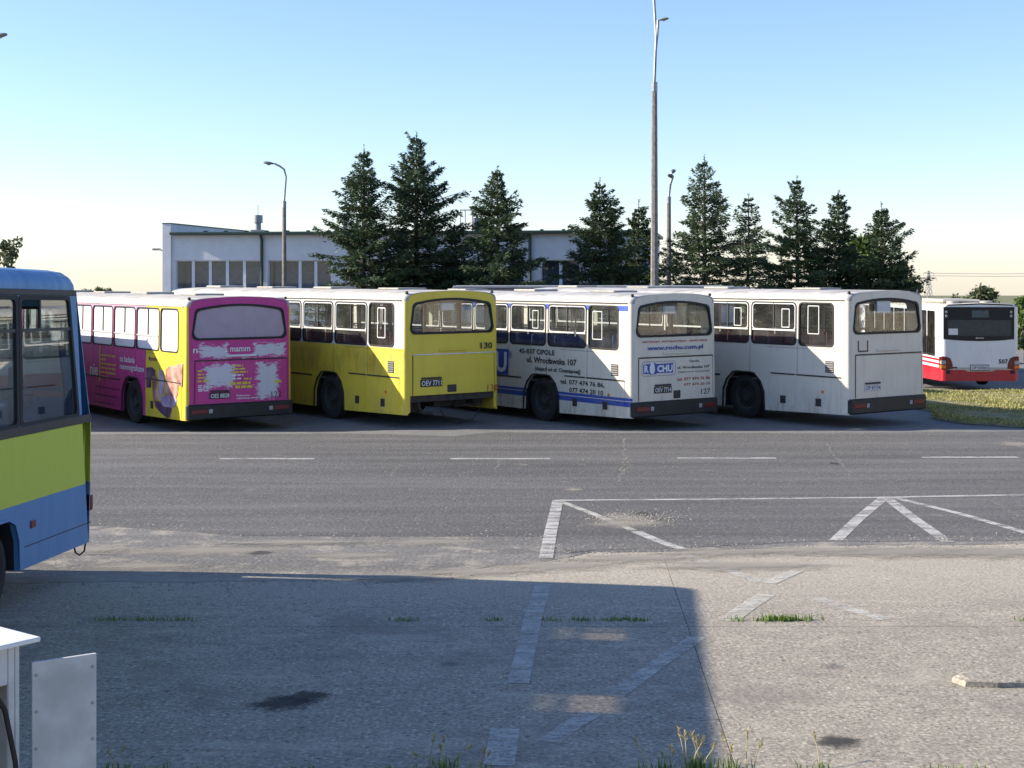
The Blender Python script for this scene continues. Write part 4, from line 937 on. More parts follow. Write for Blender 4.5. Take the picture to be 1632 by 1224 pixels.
# ================================================================== BUILDING
def building():
    d = 72.0; th = R(8); xl, xr_ = xpx(265, d), xpx(1036, d)
    o = (xl, d); root = empty('depot_building', (o[0], o[1], zg(*o)), (0, 0, -th), 'long grey flat-roofed depot building with green eaves behind the firs', 'building')
    al = lambda u: ((u - CX) / F * d - xl) / (math.cos(th) + (u - CX) / F * math.sin(th)); Wd = al(1036); ez = zpx(371, d) - zg(*o); zw1 = zpx(415, d) - zg(*o); zw0 = zpx(462, d) - zg(*o)
    wallm = simple('pale_render', (.70, .70, .70), .9, var=.06, nsc=2, bump=.15)
    green = simple('dark_green_metal', (.02, .05, .04), .5)
    k = d / F
    px = al
    groups = [(px(280), px(416), 5), (px(427), px(528), 4), (px(556), px(690), 5), (px(706), px(835), 5), (px(862), px(925), 2), (px(940), px(1020), 3)]
    f = lambda x, z, t: (x, t, z)
    mb = MB(); mb.sheet([[(0, 0), (Wd, 0), (Wd, ez - .12), (0, ez - .12)]] + [[(a, zw0), (a, zw1), (b_, zw1), (b_, zw0)] for a, b_, n in groups], f, .35)
    mb.box(0, .3, .36, 12, 0, ez - .12).box(Wd - .3, Wd, .36, 12, 0, ez - .12).box(.3, Wd - .3, 11.7, 12, 0, ez - .12)
    mb.build('wall', wallm, root)
    MB().box(-.15, .28, -.12, 12, ez + .06, ez + .44).build('parapet', wallm, root)
    pc = MB().box(-.17, .33, -.14, 12.05, ez + .442, ez + .49).build('parapet_cap', green, root)
    MB().box(-.15, .28, -.12, -.002, 0, ez + .058).build('corner_fin', wallm, root)
    MB().box(.33, Wd + .2, -.25, 12.1, ez - .118, ez + .03).build('roof', green, root)
    MB().cbox(.3, Wd + .2, -.42, -.26, ez - .12, ez + .02, .03).build('gutter', green, root)
    for i in range(22): MB().cbox(2 + i * 1.05, 2.16 + i * 1.05, -.25, 0, ez + .032, ez + .09, .02).build('snow_guard', green, root)
    for u in (418, 845): MB().tube([(px(u), -.32, ez - .1), (px(u), -.10, ez - .35), (px(u), -.08, 0)], .075, 8).build('downpipe', green, root)
    white = M['white_frame']
    for a, b_, n in groups:
        wn = MB(); fw = .09
        wn.box(a, b_, .10, .2, zw0, zw0 + fw).box(a, b_, .10, .2, zw1 - fw * .5, zw1)
        for q in range(n + 1):
            xx = a + (b_ - a) * q / n; ww = .05 if q in (0, n) else .075; wn.box(max(a, xx - ww), min(b_, xx + ww), .095, .205, zw0 + fw, zw1 - fw * .5)
        wo_ = wn.build('window', white, root)
        for q in range(n):
            x0, x1 = a + (b_ - a) * q / n + .06, a + (b_ - a) * (q + 1) / n - .06
            MB().box(x0, x1, .145, .16, zw0 + fw, zw1 - fw * .5).build('pane', M['bglass'], wo_)
        MB().box(a - .05, b_ + .05, -.10, .098, zw0 - .06, zw0 - .002).build('sill', M['alu'], wo_)
        MB().box(a - .1, b_ + .1, 1.6, 1.65, zw0 - .8, zw1 + .3).build('pane_backing', simple('backing_blue_grey', (.34, .385, .46), .8), root)  # sheet added behind the panes; its blue-grey stands in for sky reflections
    for u, v0 in ((388, 352), (530, 350)):
        r_ = MB().box(px(u) - .3, px(u) + .3, 2, 2.6, ez + .03, ez + .2).lathe([(ez + .2, .16), (ez + .55, .16), (ez + .56, .24), (ez + .95, .24), (ez + .97, .001)], 'z', (px(u), 2.3, 0), 14)
        r_.tube([(px(u), 2.3, ez + .9), (px(u), 2.3, ez + 1.5)], .015, 5).build('roof_ventilator', M['galv'], root, smooth=True)
    rt = MB()
    for u in (722, 730, 742): rt.tube([(px(u), 2, ez), (px(u), 2, ez + 1.15)], .03, 6)
    rt.tube([(px(722), 2, ez + 1.13), (px(742), 2, ez + 1.13)], .03, 6).lathe([(ez, .3), (ez + .75, .3), (ez + .77, .001)], 'z', (px(744), 2.6, 0), 12).lathe([(ez + .2, .2), (ez + .6, .25), (ez + .7, .001)], 'z', (px(756), 2.6, 0), 12)
    rt.build('roof_pipework', M['galv'], root)
    wl = MB().tube([(-.1, .2, zpx(402, d) - zg(*o)), (-.35, .1, zpx(398, d) - zg(*o))], .04, 6).cbox(-.75, -.3, -.05, .2, zpx(399, d) - zg(*o), zpx(395.5, d) - zg(*o), .04).build('wall_lamp', M['galv'], root)
M['white_frame'] = simple('white_window_frame', (.72, .73, .74), .5, var=.05)
M['bglass'] = glass('building_glass', (.8, .86, .9), 1.5, .02)
building()

# sunlit workshop out of frame on the right: it is what the bus rear windows mirror
def workshop():
    root = empty('workshop', (32, 20, zg(32, 30)), (0, 0, 0), 'beige workshop building standing beyond the right edge, mirrored in bus windows', 'building')
    wm = simple('beige_render', (.56, .47, .34), .9, var=.1)
    wins = [(3 + 6 * k, 7 + 6 * k) for k in range(4)]
    MB().sheet([[(0, 0), (27, 0), (27, 6), (0, 6)]] + [[(a, 2.2), (a, 3.6), (b_, 3.6), (b_, 2.2)] for a, b_ in wins], lambda y, z, t: (t, y, z), .4).box(.41, 14, 0, .3, 0, 6).box(.41, 14, 26.7, 27, 0, 6).box(13.7, 14, .31, 26.69, 0, 6).build('wall', wm, root)
    MB().box(-.3, 14.3, -.3, 27.3, 6.003, 6.3).build('roof', simple('brown_roof', (.16, .09, .06), .8), root)
    for a, b_ in wins:
        wv = MB().box(.15, .25, a, b_, 2.2, 2.28).box(.15, .25, a, b_, 3.52, 3.6).box(.15, .25, a, a + .08, 2.28, 3.52).box(.15, .25, b_ - .08, b_, 2.28, 3.52).build('window', M['white_frame'], root)
        MB().box(.19, .2, a + .08, b_ - .08, 2.28, 3.52).build('pane', M['bglass'], wv)
workshop()

# ================================================================== LAMP POSTS
def lamp_head(mb, p, dx, dy, sc=1.0):
    d = Vector((dx, dy, .12)).normalized(); n = 10
    prof = [(0, .04), (.08, .075), (.25, .13), (.45, .15), (.62, .10), (.68, .02)]
    side = d.cross(Vector((0, 0, 1))).normalized(); up = side.cross(d); vs = []
    for t, r in prof:
        for k in range(n):
            q = 6.2832 * k / n; vs.append(Vector(p) + (d * t + side * r * math.cos(q) + up * r * .62 * math.sin(q)) * sc)
    mb.add(vs, [(i * n + k, i * n + (k + 1) % n, (i + 1) * n + (k + 1) % n, (i + 1) * n + k) for i in range(len(prof) - 1) for k in range(n)])
def lamp_post(u, d, vtop, arms, label, r0, r1_, ub=None):
    x = xpx(ub or u, d); zb = zg(x, d); ht = zpx(vtop, d) - zb
    root = empty('street_lamp', (x, d, zb), (0, 0, 0), label, 'street lamp', 'street lamps in the yard')
    MB().lathe([(0, r0 * 1.05), (ht * .5, (r0 + r1_) / 2), (ht, r1_), (ht + .01, .001)], 'z', (0, 0, 0), 8).build('post', M['concrete_post'], root)
    MB().lathe([(ht - .25, r1_ * 1.12), (ht + .04, r1_ * 1.12), (ht + .05, .04)], 'z', (0, 0, 0), 10).build('post_collar', M['galv'], root)
    for pts, hd in arms:
        P = [(0, 0, ht)] + [(xpx(a, d) - x, dy, zpx(v, d) - zb) for a, v, dy in pts]
        MB().tube(P, .042, 7).build('arm', M['galv'], root, smooth=True)
        hm = MB(); lamp_head(hm, P[-1], *hd); h_ = hm.build('lamp_head', M['lamp'], root, smooth=True)
        q = Vector(P[-1]); dd = Vector((hd[0], hd[1], 0)).normalized(); c = q + dd * .35 * hd[2]
        MB().lathe([(0, .1 * hd[2]), (-.05 * hd[2], .08 * hd[2]), (-.07 * hd[2], .001)], 'z', (c.x, c.y, c.z - .03 * hd[2]), 12).build('lamp_lens', M['clear'], h_, smooth=True)
M['lamp'] = simple('lamp_housing', (.20, .21, .21), .5, .3)
lamp_post(1043, 45, 133, [([(1045, 80, 0), (1048, 50, 0), (1049, 32, .0)], (1, -.3, .5)), ([(1046, 60, 0), (1043, 0, .1), (1036, -40, .3), (1020, -62, .4)], (-1, .2, .9))], 'tall concrete lamp post rising behind the white bus numbered 127', .135, .085)
lamp_post(1066, 62, 315, [([(1070, 285, 0), (1072, 272, .3)], (.3, 1, .8)), ([(1068, 295, 0), (1071, 283, -.4)], (-.5, -1, .8))], 'slender twin-headed lamp post among the firs', .12, .085)
lamp_post(455, 62, 322, [([(456, 282, 0), (453, 270, 0), (446, 265, 0), (438, 261, 0)], (-1, 0, .75)), ], 'lamp post with one curved arm in front of the grey building', .11, .08, 453)
lamp_post(-55, 45, 130, [([(-54, 90, 0), (-46, 72, 0), (-30, 62, 0), (-12, 58, 0)], (1, -.1, .72))], 'lamp post at the left edge, only its lamp head showing', .135, .085)

# ================================================================== TREES
def leaf_mat(name, lo, hi, tr=.25):
    m, t, b = newmat(name); g = NG(t); oi = g.n('ShaderNodeObjectInfo')
    n = g.noise(1.1, 4); geo = g.n('ShaderNodeNewGeometry')
    col = g.mix(g.ramp(n, .3, .7), lo, hi); col = g.mix(g.math('MULTIPLY', g.ramp(geo.outputs['Random Per Island'], .2, 1), .6), col, tuple(min(1, c * 1.5) for c in hi))
    g.put(b.inputs['Base Color'], col); b.inputs['Roughness'].default_value = .6; b.inputs['Specular IOR Level'].default_value = .3
    tl_ = g.n('ShaderNodeBsdfTranslucent'); g.put(tl_.inputs[0], col); mx = g.n('ShaderNodeMixShader'); mx.inputs[0].default_value = tr
    g.put(mx.inputs[1], b.outputs[0]); g.put(mx.inputs[2], tl_.outputs[0]); out = [q for q in t.nodes if q.type == 'OUTPUT_MATERIAL'][0]; g.put(out.inputs[0], mx.outputs[0]); return m
M['fir'] = leaf_mat('fir_needles', (.026, .054, .027), (.062, .094, .040), .18)
M['fir2'] = leaf_mat('fir_needles_pale', (.042, .068, .036), (.085, .115, .055), .2)
M['leaf'] = leaf_mat('leaves', (.06, .10, .02), (.13, .19, .05), .3)
M['leafd'] = leaf_mat('dull_leaves', (.06, .08, .035), (.11, .13, .06), .3)
M['bark'] = simple('bark', (.055, .042, .032), .9, var=.4, nsc=12, bump=.3)
def npmesh(name, V, Fq, mat):
    me = bpy.data.meshes.new(name); V = np.asarray(V, dtype=np.float32); Fq = np.asarray(Fq, dtype=np.int32)
    nv, nf, k = len(V), len(Fq), Fq.shape[1]
    me.vertices.add(nv); me.vertices.foreach_set('co', V.ravel()); me.loops.add(nf * k); me.loops.foreach_set('vertex_index', Fq.ravel())
    me.polygons.add(nf); me.polygons.foreach_set('loop_start', np.arange(0, nf * k, k, dtype=np.int32)); me.polygons.foreach_set('loop_total', np.full(nf, k, dtype=np.int32))
    me.materials.append(mat); me.update(calc_edges=True); return me
def blades(P, D, Ln, Wd, rs):
    """elongated diamond blades: centre line P -> P + D*Ln, width Wd, random roll"""
    n = len(P); D = D / np.linalg.norm(D, axis=1, keepdims=True)
    rv = rs.normal(size=(n, 3)); S = np.cross(D, rv); S /= np.linalg.norm(S, axis=1, keepdims=True) + 1e-9
    a = P; c = P + D * Ln[:, None]; m = P + D * (Ln * .45)[:, None]
    V = np.stack([a, m + S * Wd[:, None] / 2, c, m - S * Wd[:, None] / 2], 1).reshape(-1, 3)
    return V, np.arange(n * 4).reshape(n, 4)
def fir(u, v, d, spread, label, seed, dens=1.0, sparse=0.0, mat='fir', group='fir trees behind the buses'):
    rs = np.random.default_rng(seed); x = xpx(u, d); zb = zg(x, d); ht = zpx(v, d) - zb
    root = empty('fir_tree', (x, d, zb), (0, 0, float(rs.uniform(0, 6))), label, 'tree', group)
    MB().tube([(0, 0, 0), (.03, .02, ht * .4), (0, 0, ht * .8), (0, 0, ht)], [ht * .018, ht * .012, ht * .005, .008], 8).build('trunk', M['bark'], root)
    asy = rs.uniform(0, 6.28); amp = rs.uniform(.08, .24); br = MB(); PP = []; DD = []; LL = []; WW = []
    z = .35
    while z < ht - .30:
        top = (ht - z) / ht; nb = int(rs.integers(5, 8)) if top > .12 else 4
        base = spread * ht * (top ** .92) * rs.uniform(.70, 1.08) + .03
        a0 = rs.uniform(0, 6.28)
        for k in range(nb):
            if rs.random() < sparse * .5: continue
            az = a0 + 6.283 * k / nb + rs.normal(0, .2); ln = base * rs.uniform(.50, 1.2) * (1 + amp * math.cos(az - asy + z * .7))
            if rs.random() < .12: ln *= 1.22
            el = .75 * (1 - top) ** 1.5 + rs.normal(0.02, .10)        # upper branches rise, lower spread and droop
            droop = .35 * top * rs.uniform(.4, 1.2)
            nseg = max(3, int(ln / .16)); t = np.linspace(0, 1, nseg + 1)
            rad = t * ln; zz = z + rad * math.tan(min(el, 1.1)) - droop * ln * (t ** 1.4) + .30 * ln * droop * t ** 4 * 2
            bx_, by_ = rad * math.cos(az), rad * math.sin(az)
            br.tube([(bx_[i], by_[i], zz[i]) for i in (0, nseg // 2, nseg)], [.010 + .012 * ln, .008 + .006 * ln, .004], 4, False)
            axis = np.array([math.cos(az), math.sin(az), 0]); lat = np.array([-math.sin(az), math.cos(az), 0])
            m = int(nseg * 24 * dens)
            ti = rs.uniform(.10, 1.0, m) ** .8
            P = np.stack([np.interp(ti, t, bx_), np.interp(ti, t, by_), np.interp(ti, t, zz)], 1)
            sd_ = rs.choice([-1, 1], m); sub = ln * (.40 * (1 - ti) + .11) * rs.uniform(.3, 1.1, m) + .05
            off = (lat[None] * sd_[:, None] * rs.uniform(.5, 1, m)[:, None] + axis[None] * rs.uniform(.3, .8, m)[:, None])
            off /= np.linalg.norm(off, axis=1, keepdims=True)
            tt = rs.uniform(0, 1, m)
            P2 = P + off * (sub * tt)[:, None]; P2[:, 2] -= (sub * tt) * rs.uniform(0, .45, m) + rs.uniform(-.02, .05, m)
            D2 = off + np.stack([rs.normal(0, .3, m), rs.normal(0, .3, m), rs.normal(-.12, .35, m)], 1)
            PP.append(P2); DD.append(D2); LL.append(rs.uniform(.11, .24, m) * (.42 + .58 * min(1, ln))); WW.append(rs.uniform(.035, .07, m))
        z += rs.uniform(.14, .25) * (1 + sparse) * (1 if top > .2 else 1.1)
    m = 26; PP.append(np.stack([np.zeros(m), np.zeros(m), rs.uniform(ht - .6, ht, m)], 1)); DD.append(np.stack([rs.normal(0, .6, m), rs.normal(0, .6, m), rs.uniform(.3, 1, m)], 1)); LL.append(rs.uniform(.06, .14, m)); WW.append(np.full(m, .03))
    V, Fq = blades(np.concatenate(PP), np.concatenate(DD), np.concatenate(LL), np.concatenate(WW), rs)
    cr = link('crown', npmesh('crown', V, Fq, M[mat]), root); br.build('branches', M['bark'], root, fixn=False)
    return len(Fq)
nb = 0
for args in ((580, 232, 61, .37, 'tall fir, left of the tallest pair, hiding the building windows', 1, 1.0, 0, 'fir'),
             (664, 210, 62, .38, 'tallest fir of all, above the yellow bus', 2, 1.05, 0, 'fir'),
             (793, 264, 60, .38, 'fir between the tallest fir and the second downpipe', 3, 1.05, 0, 'fir'),
             (725, 352, 63, .46, 'short dense dark fir between two taller firs above the yellow bus', 4, 1.1, 0, 'fir'),
             (956, 284, 61, .38, 'fir at the right end of the building, left of the tall concrete lamp post', 5, 1.05, 0, 'fir'),
             (1018, 318, 63, .30, 'narrow fir touching the left side of the tall concrete lamp post', 6, 1.0, 0, 'fir'),
             (1123, 248, 60, .38, 'tall thin-topped fir just right of the twin-headed lamp post', 7, .95, .12, 'fir2'),
             (1193, 308, 63, .38, 'sparse see-through fir, second right of the twin-headed lamp post', 8, .80, .25, 'fir2'),
             (1270, 280, 61, .37, 'fir with bare gaps near its middle, above the plain white bus', 9, 1.0, .05, 'fir'),
             (1337, 303, 62, .38, 'narrow-crowned fir, second from the right end of the fir row', 10, 1.05, 0, 'fir'),
             (1405, 322, 60, .42, 'broad dark fir at the right end of the fir row', 11, 1.1, 0, 'fir'),
             (1068, 385, 66, .42, 'low fir behind the two lamp posts', 12, .8, .1, 'fir')):
    fir(*args)
def broadleaf(u, v, d, wpx, label, seed, mat='leaf', zlow=.25, n=2600, name='leafy_tree', cat='tree', lsz=.16, gap=.0, group=None):
    rs = np.random.default_rng(seed); x = xpx(u, d); zb = zg(x, d); ht = max(.6, zpx(v, d) - zb); rw = wpx / 2 * d / F
    root = empty(name, (x, d, zb), (0, 0, 0), label, cat, group)
    tk = MB().tube([(0, 0, 0), (.05, 0, ht * .35), (.0, .05, ht * .7)], [ht * .022 + .02, ht * .016 + .01, .02], 7)
    nc = 16; C = []
    for k in range(nc):
        q = rs.uniform(0, 6.28); e = rs.uniform(0, 1) ** .5; zz = ht * (zlow + (1 - zlow) * rs.uniform(.12, .9)); f_ = math.sqrt(max(.05, 1 - ((zz / ht - zlow) / (1 - zlow) * 2 - .9) ** 2))
        c = np.array([math.cos(q) * e * rw * .75 * f_, math.sin(q) * e * rw * .75 * f_, zz]); C.append(c)
        tk.tube([(0, 0, ht * (zlow * .5 + .1)), tuple(c * .6 + np.array([0, 0, ht * .05])), tuple(c)], [.03 + ht * .006, .02, .008], 4, False)
    tk.build('trunk', M['bark'], root, fixn=False)
    idx = rs.integers(0, nc, n); rr = rs.uniform(.22, .42, nc) * min(rw, ht * .4) * (1 - gap)
    dirs = rs.normal(size=(n, 3)); dirs /= np.linalg.norm(dirs, axis=1, keepdims=True)
    P = np.array(C)[idx] + dirs * (rr[idx] * rs.uniform(.35, 1.15, n))[:, None] * np.array([1.15, 1.15, .8]); P[:, 2] = np.maximum(P[:, 2], .05)
    P[:, 2] = np.minimum(P[:, 2], ht)
    V, Fq = blades(P, rs.normal(size=(n, 3)), rs.uniform(.6, 1.3, n) * lsz, rs.uniform(.4, .8, n) * lsz, rs)
    link('crown', npmesh('crown', V, Fq, M[mat]), root)
broadleaf(1372, 372, 68, 110, 'pale green leafy tree showing between the two rightmost firs', 21, 'leaf', .2, 5000, lsz=.3)
broadleaf(1440, 415, 68, 60, 'green leafy bush right of the broad dark fir', 22, 'leafd', .1, 2600, 'bush', 'bush', .24)
broadleaf(5, 352, 48, 80, 'loose-leaved tree at the left edge behind the blue midibus', 23, 'leafd', .3, 1000, lsz=.15, gap=.1)
broadleaf(1565, 449, 90, 62, 'distant round-crowned tree above the red and white bus', 24, 'leafd', .35, 2200, lsz=.28)
broadleaf(1524, 462, 95, 34, 'low distant bush left of the round-crowned tree', 25, 'leafd', .1, 900, 'bush', 'bush', .25, .2)
broadleaf(1634, 462, 70, 54, 'green bush at the right edge beside the red and white bus', 26, 'leaf', .1, 2600, 'bush', 'bush', .22)
broadleaf(1668, 480, 62, 90, 'second bush just beyond the right edge of the yard', 27, 'leafd', .1, 2000, 'bush', 'bush', .22)
for i, (u, v) in enumerate(((138, 461), (158, 458), (176, 460), (118, 463))):
    broadleaf(u, v, 130, 30, 'distant bush row, plant %s from the blue midibus' % ('first', 'second', 'third', 'nearest hidden')[i if i < 3 else 3] if i < 3 else 'distant bush hidden behind the blue midibus corner', 30 + i, 'leafd', .1, 700, 'bush', 'bush', .4, group='distant bushes on the left')

# ================================================================== PYLON
def pylon():
    d = 1500.0; x = xpx(1480, d); zb = zg(x, d); zt = zpx(431, d); hh = zt - zb
    root = empty('power_pylon', (x, d, zb), (0, 0, .3), 'far lattice power pylon between the fir row and the red and white bus', 'pylon')
    mb = MB(); w0, w1 = 3.0, .5
    lv = [0, .22, .42, .58, .72, .84, .93, 1]
    for i in range(len(lv) - 1):
        a, b_ = lv[i], lv[i + 1]; ra, rb = w0 + (w1 - w0) * a, w0 + (w1 - w0) * b_
        c0 = [(sx * ra, sy * ra, a * hh) for sx, sy in ((-1, -1), (1, -1), (1, 1), (-1, 1))]; c1 = [(sx * rb, sy * rb, b_ * hh) for sx, sy in ((-1, -1), (1, -1), (1, 1), (-1, 1))]
        for k in range(4): mb.tube([c0[k], c1[k]], .24, 4, False).tube([c0[k], c1[(k + 1) % 4]], .15, 4, False).tube([c0[(k + 1) % 4], c1[k]], .15, 4, False)
    mb.build('lattice', M['galv'], root)
    for z_, l_ in ((.72, 9), (.90, 6)):
        cm = MB().tube([(-l_, 0, hh * z_), (l_, 0, hh * z_)], .25, 4).tube([(-l_, 0, hh * z_), (0, 0, hh * (z_ + .06)), (l_, 0, hh * z_)], .17, 4)
        for sx in (-1, 1): cm.tube([(sx * l_, 0, hh * z_), (sx * l_, 0, hh * z_ - 3)], .25, 4)
        cm.build('cross_arm', M['galv'], root)
    for dz in (.90, .81):
        wv = MB(); za = zb + hh * dz
        wv.tube([(x - 2, d, za), (x + 60, d - 30, za - .9), (x + 150, d - 80, za + .5)], .22, 4)
        o = wv.build('power_line', M['galv']); tag(o, 'thin overhead power line, %s wire running right from the pylon' % ('upper' if dz > .85 else 'lower'), 'cable')
pylon()

# ================================================================== GRASS, WEEDS
def grass_mat():
    return leaf_mat('dry_grass', (.15, .17, .045), (.36, .33, .13), .25)
M['grass'] = grass_mat(); M['weed'] = leaf_mat('weed_green', (.09, .15, .025), (.16, .23, .05), .3); M['straw'] = leaf_mat('straw', (.30, .25, .12), (.46, .40, .2), .3)
def verge():
    mb = MB(); X = np.arange(9.8, 34, .5); Y = np.arange(29.95, 46.3, .5); r1 = random.Random(9); n = len(X)
    m_, t_, p_ = newmat('verge_soil'); g = NG(t_); c = g.mix(g.ramp(g.noise(4, 6, .65), .35, .65), (.12, .13, .04), (.36, .30, .16)); g.put(p_.inputs['Base Color'], g.mix(g.ramp(g.noise(30, 3), .3, .7, 0, .4), c, (.09, .08, .05))); p_.inputs['Roughness'].default_value = .95
    lim = lambda y: 9.9 + .35 * math.sin(y * 1.3) - (.9 * sm(y, 33.5, 37)) + 1.5 * (1 - sm(y, 29.8, 31.5))
    for y in Y:
        for i, x in enumerate(X):
            xx = lim(float(y)) + (x - X[0]); mb.v.append((xx, float(y) + (r1.uniform(-.1, .1)), zg(xx, float(y)) + (.012 if i == 0 or y < 30.2 else .05 + r1.uniform(-.015, .02))))
    for j in range(len(Y) - 1):
        for i in range(n - 1): mb.f.append((j * n + i, j * n + i + 1, (j + 1) * n + i + 1, (j + 1) * n + i)); mb.mi.append(0)
    o = mb.build('grass_verge', m_, smooth='all', fixn=False); tag(o, kind='structure')
    rs = np.random.default_rng(4); N = 46000; y = rs.uniform(30.1, 46.2, N); x = np.array([lim(v) for v in y]) + rs.uniform(0, 1, N) ** 1.3 * 11
    z = np.array([zg(a, b_) for a, b_ in zip(x, y)]) + .045
    hgt = rs.uniform(.03, .09, N); clump = (np.sin(x * 2.1) + np.sin(y * 1.7 + x)) * .25 + .7; 
    V, Fq = blades(np.stack([x, y, z], 1), np.stack([rs.normal(0, .5, N), rs.normal(0, .5, N), np.full(N, .8)], 1), hgt * clump * 1.25, rs.uniform(.015, .04, N), rs)
    gravel()
    tag(link('grass', npmesh('grass', V, Fq, M['grass'])), 'mown dry grass on the strip right of the white buses', 'grass', kind='stuff')
verge()
def tuft(u, v, n, h_, spread, label, seed, mat='weed', heads=0, group=None, name='grass_tuft'):
    rs = np.random.default_rng(seed); x, y = at(u, v); root = empty(name, (x, y, zg(x, y) + .004), (0, 0, 0), label, 'grass' if name == 'grass_tuft' else 'weed', group)
    V = []; Fq = []
    for k in range(n):
        bx_, by_ = rs.normal(0, spread), rs.normal(0, .03); a = rs.uniform(0, 6.28); l_ = h_ * rs.uniform(.45, 1.1); lean = rs.uniform(.1, .55) * l_; wv = rs.uniform(.004, .009)
        dx, dy = math.cos(a), math.sin(a); i0 = len(V)
        for t in (0, .4, .75, 1.0):
            px_, py_, pz_ = bx_ + dx * lean * t * t, by_ + dy * lean * t * t, l_ * t * (1 - .15 * t); w_ = wv * (1 - t) + .0008
            V += [(px_ - dy * w_, py_ + dx * w_, pz_), (px_ + dy * w_, py_ - dx * w_, pz_)]
        Fq += [(i0 + 2 * q, i0 + 2 * q + 1, i0 + 2 * q + 3, i0 + 2 * q + 2) for q in range(3)]
    tag(link('blades', npmesh('blades', V, Fq, M[mat]), root), kind='stuff')
    if heads:
        mb = MB(); PP = []
        for k in range(heads):
            bx_ = rs.normal(0, spread); hh = h_ * rs.uniform(1.2, 2.0); lx = rs.normal(0, .06); ly = rs.normal(0, .06)
            mb.tube([(bx_, 0, 0), (bx_ + lx * .4, ly * .4, hh * .55), (bx_ + lx, ly, hh)], [.003, .0025, .0015], 4, False)
            for q in range(26):
                t = rs.uniform(.74, 1.0); PP.append((bx_ + lx * t, ly * t, hh * t))
        mb.build('stalks', M['straw'], root, fixn=False); PP = np.array(PP); m = len(PP)
        Vb, Fb = blades(PP, np.stack([rs.normal(0, .35, m), rs.normal(0, .35, m), np.full(m, .8)], 1), rs.uniform(.015, .04, m), rs.uniform(.004, .008, m), rs)
        tag(link('seed_heads', npmesh('seed_heads', Vb, Fb, M['straw']), root), kind='stuff')
G1 = 'grass tufts in the slab joint'; G2 = 'weeds at the near edge of the concrete'
for i, (u, n, s_, lab) in enumerate(((1232, 150, .10, 'lit grass tuft in the slab joint right of the shadow edge'), (1262, 110, .10, 'lit grass tuft right of another, in the slab joint'), (1010, 60, .07, 'shaded grass tuft in the joint, nearest left of the shadow edge'), (975, 50, .08, 'shaded grass tuft in the joint, second left of the shadow edge'),
                                     (930, 40, .08, 'shaded grass tuft in the joint, third left of the shadow edge'), (878, 30, .05, 'shaded grass tuft in the joint beside the faded vertical line'), (645, 40, .05, 'lone shaded grass tuft in the middle of the joint'), (790, 24, .06, 'small shaded grass tuft left of the faded vertical line'),
                                     (175, 40, .10, 'leftmost shaded grass tuft in the joint'), (230, 50, .10, 'second shaded grass tuft from the left in the joint'), (285, 40, .07, 'third shaded grass tuft from the left in the joint'), (1172, 26, .06, 'thin lit grass tuft just right of the shadow edge'), (1632, 20, .05, 'small grass tuft in the joint at the right edge'))):
    tuft(u, 991, n, .055 if n < 100 else .075, s_, lab, 50 + i, group=G1)
for i, (u, v, n, h_, hd, lab) in enumerate(((705, 1226, 26, .12, 5, 'weed clump with pale seed heads at the bottom, left of the faded line'), (765, 1232, 10, .12, 2, 'single pale grass stalk at the bottom beside the faded line'), (1110, 1232, 45, .16, 7, 'largest clump of tall seeding grass at the bottom, by the shadow edge'), (1050, 1230, 26, .12, 4, 'seeding grass left of the largest clump'),
                                         (1165, 1236, 24, .17, 4, 'tall seeding grass on the shadow edge at the bottom'), (1305, 1230, 16, .12, 1, 'thin lit stalk at the bottom, right of the shadow edge'), (1520, 1236, 70, .09, 0, 'leafy low weed at the bottom right'), (630, 1234, 40, .07, 0, 'low dark weed at the bottom, right of the oil stain'),
                                         (470, 1234, 50, .06, 0, 'low dark weed at the bottom, below the oil stain'), (330, 1236, 50, .07, 0, 'low dark weed at the bottom, left of the oil stain'), (240, 1236, 40, .08, 0, 'low dark weed at the bottom beside the white cabinet door'), (185, 1232, 14, .12, 2, 'pale seeding stalk nearest the white cabinet door'), (880, 1236, 30, .06, 0, 'low weed at the bottom in the middle of the shadow'))):
    tuft(u, v, n, h_ * .8, .05 if hd else .11, lab, 80 + i, heads=hd, group=G2, name='weed_clump')
# broken concrete lump at the right
def lump():
    x, y = at(1592, 1092); mb = MB(); r1 = random.Random(2)
    out = [(-.28, -.10), (-.05, -.13), (.22, -.10), (.38, -.02), (.36, .16), (.08, .24), (-.20, .20), (-.33, .06)]
    V = [(a, b_, -.02) for a, b_ in out] + [(a * .96, b_ * .96, .03 + r1.uniform(0, .012)) for a, b_ in out] + [(a * .78, b_ * .74, .04 + r1.uniform(-.008, .012)) for a, b_ in out]
    n = len(out); mb.add(V, [(k + q * n, (k + 1) % n + q * n, (k + 1) % n + (q + 1) * n, k + (q + 1) * n) for q in range(2) for k in range(n)] + [tuple(range(2 * n, 3 * n))])
    o = mb.build('concrete_lump', M['concrete']); o.location = (x, y, zg(x, y) + .012); tag(o, 'broken raised lump of concrete on the sunlit apron at right', 'rubble')
lump()

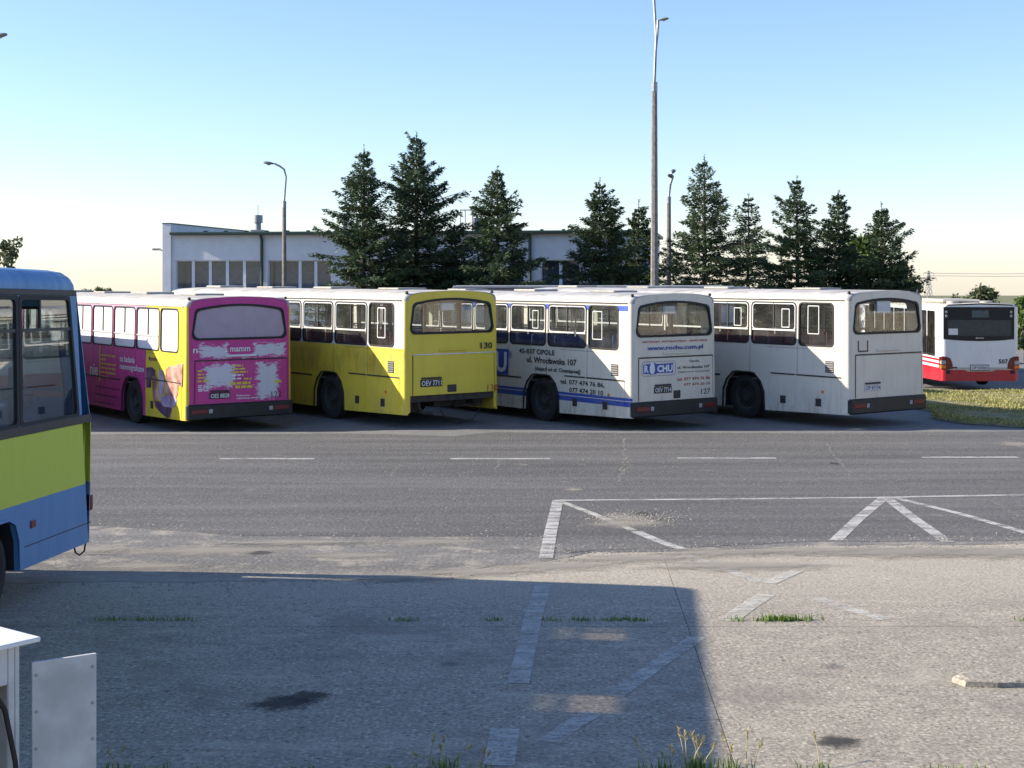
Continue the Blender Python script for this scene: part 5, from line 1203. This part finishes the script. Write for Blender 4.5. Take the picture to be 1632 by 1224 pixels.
# ================================================================== CABINET at the lower left
def cabinet():
    wm = simple('white_sheet_metal', (.50, .50, .48), .5, var=.25, nsc=4)
    tip = (-1.776, 5.44); gz = zg(0, 5.44) + .012; zt = 1.835 - gz
    root = empty('switch_cabinet', (tip[0], tip[1], gz), (0, 0, math.atan2(-.61, .79)), 'white metal cabinet with lid, hanging cables and its door open, lower left corner', 'cabinet')
    MB().cbox(-.5, -.48, -.62, -.05, 0, zt - .02, .004).cbox(-.48, -.06, -.07, -.05, 0, zt - .02, .004).cbox(-.48, -.06, -.62, -.60, 0, zt - .02, .004).cbox(-.08, -.06, -.10, -.071, 0, zt - .02, .004).cbox(-.08, -.06, -.599, -.56, 0, zt - .02, .004).cbox(-.08, -.06, -.559, -.101, zt - .17, zt - .02, .004).build('housing', wm, root)
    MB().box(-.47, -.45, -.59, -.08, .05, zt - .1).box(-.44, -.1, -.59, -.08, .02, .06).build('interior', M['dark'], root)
    MB().cbox(-.56, 0, -.68, 0, zt - .018, zt, .003).build('lid', M['lidw'], root)
    c, s_ = .79, -.61
    def loc(x, y): x -= tip[0]; y -= tip[1]; return (x * c + y * s_, -x * s_ + y * c)
    P = [loc(-1.832, 5.50), loc(-1.628, 5.638), loc(-1.620, 5.626), loc(-1.824, 5.488)]; zd = 1.724 - gz
    dm = MB(); dm.add([(p[0], p[1], .12) for p in P] + [(p[0], p[1], zd) for p in P], [(0, 1, 2, 3), (4, 5, 6, 7)] + [(k, (k + 1) % 4, 4 + (k + 1) % 4, 4 + k) for k in range(4)])
    do = dm.build('door', wm, root)
    for z in (.35, zd - .45): MB().cbox(-.075, P[0][0] + .01, -.05, P[0][1] + .004, z, z + .05, .003).build('hinge', wm, do)
    dn = Vector((P[2][0] - P[1][0], P[2][1] - P[1][1])).normalized(); de = Vector((P[2][0] - P[3][0], P[2][1] - P[3][1]))
    for k in range(9):
        for f_ in (.06, .94):
            q = Vector(P[3]) + de * f_ + dn * .001; MB().lathe([(0, .006), (.004, .005), (.005, .0005)], 'z', (0, 0, 0), 8).build('rivet', M['steel'], do); rv = do.children[-1]
            rv.location = (q.x, q.y, zd - .05 - .14 * k); rv.rotation_euler = Vector((dn.x, dn.y, 0)).to_track_quat('Z', 'Y').to_euler()
    q = Vector(P[3]) + de * .86 + dn * .004; MB().cbox(q.x - .012, q.x + .012, q.y - .008, q.y + .008, zd - .62, zd - .54, .003).build('lock', M['rubdark'], do)
    MB().tube([(-.05, -.35, zt - .04), (-.04, -.22, zt - .10), (-.035, -.13, zt - .25), (-.03, -.09, zt - .45), (-.03, -.05, zt - .8), (-.03, -.03, .02)], .010, 7).build('cable', M['rubber'], root, smooth=True)
    MB().tube([(-.05, -.36, zt - .1), (-.04, -.26, zt - .25), (-.035, -.17, zt - .45), (-.03, -.12, zt - .7), (-.03, -.10, .02)], .008, 7).build('cable', simple('brown_cable', (.16, .11, .06), .5), root, smooth=True)
M['lidw'] = simple('lid_sheet', (.72, .72, .70), .4, var=.06)
cabinet()
bpy.context.view_layer.update()
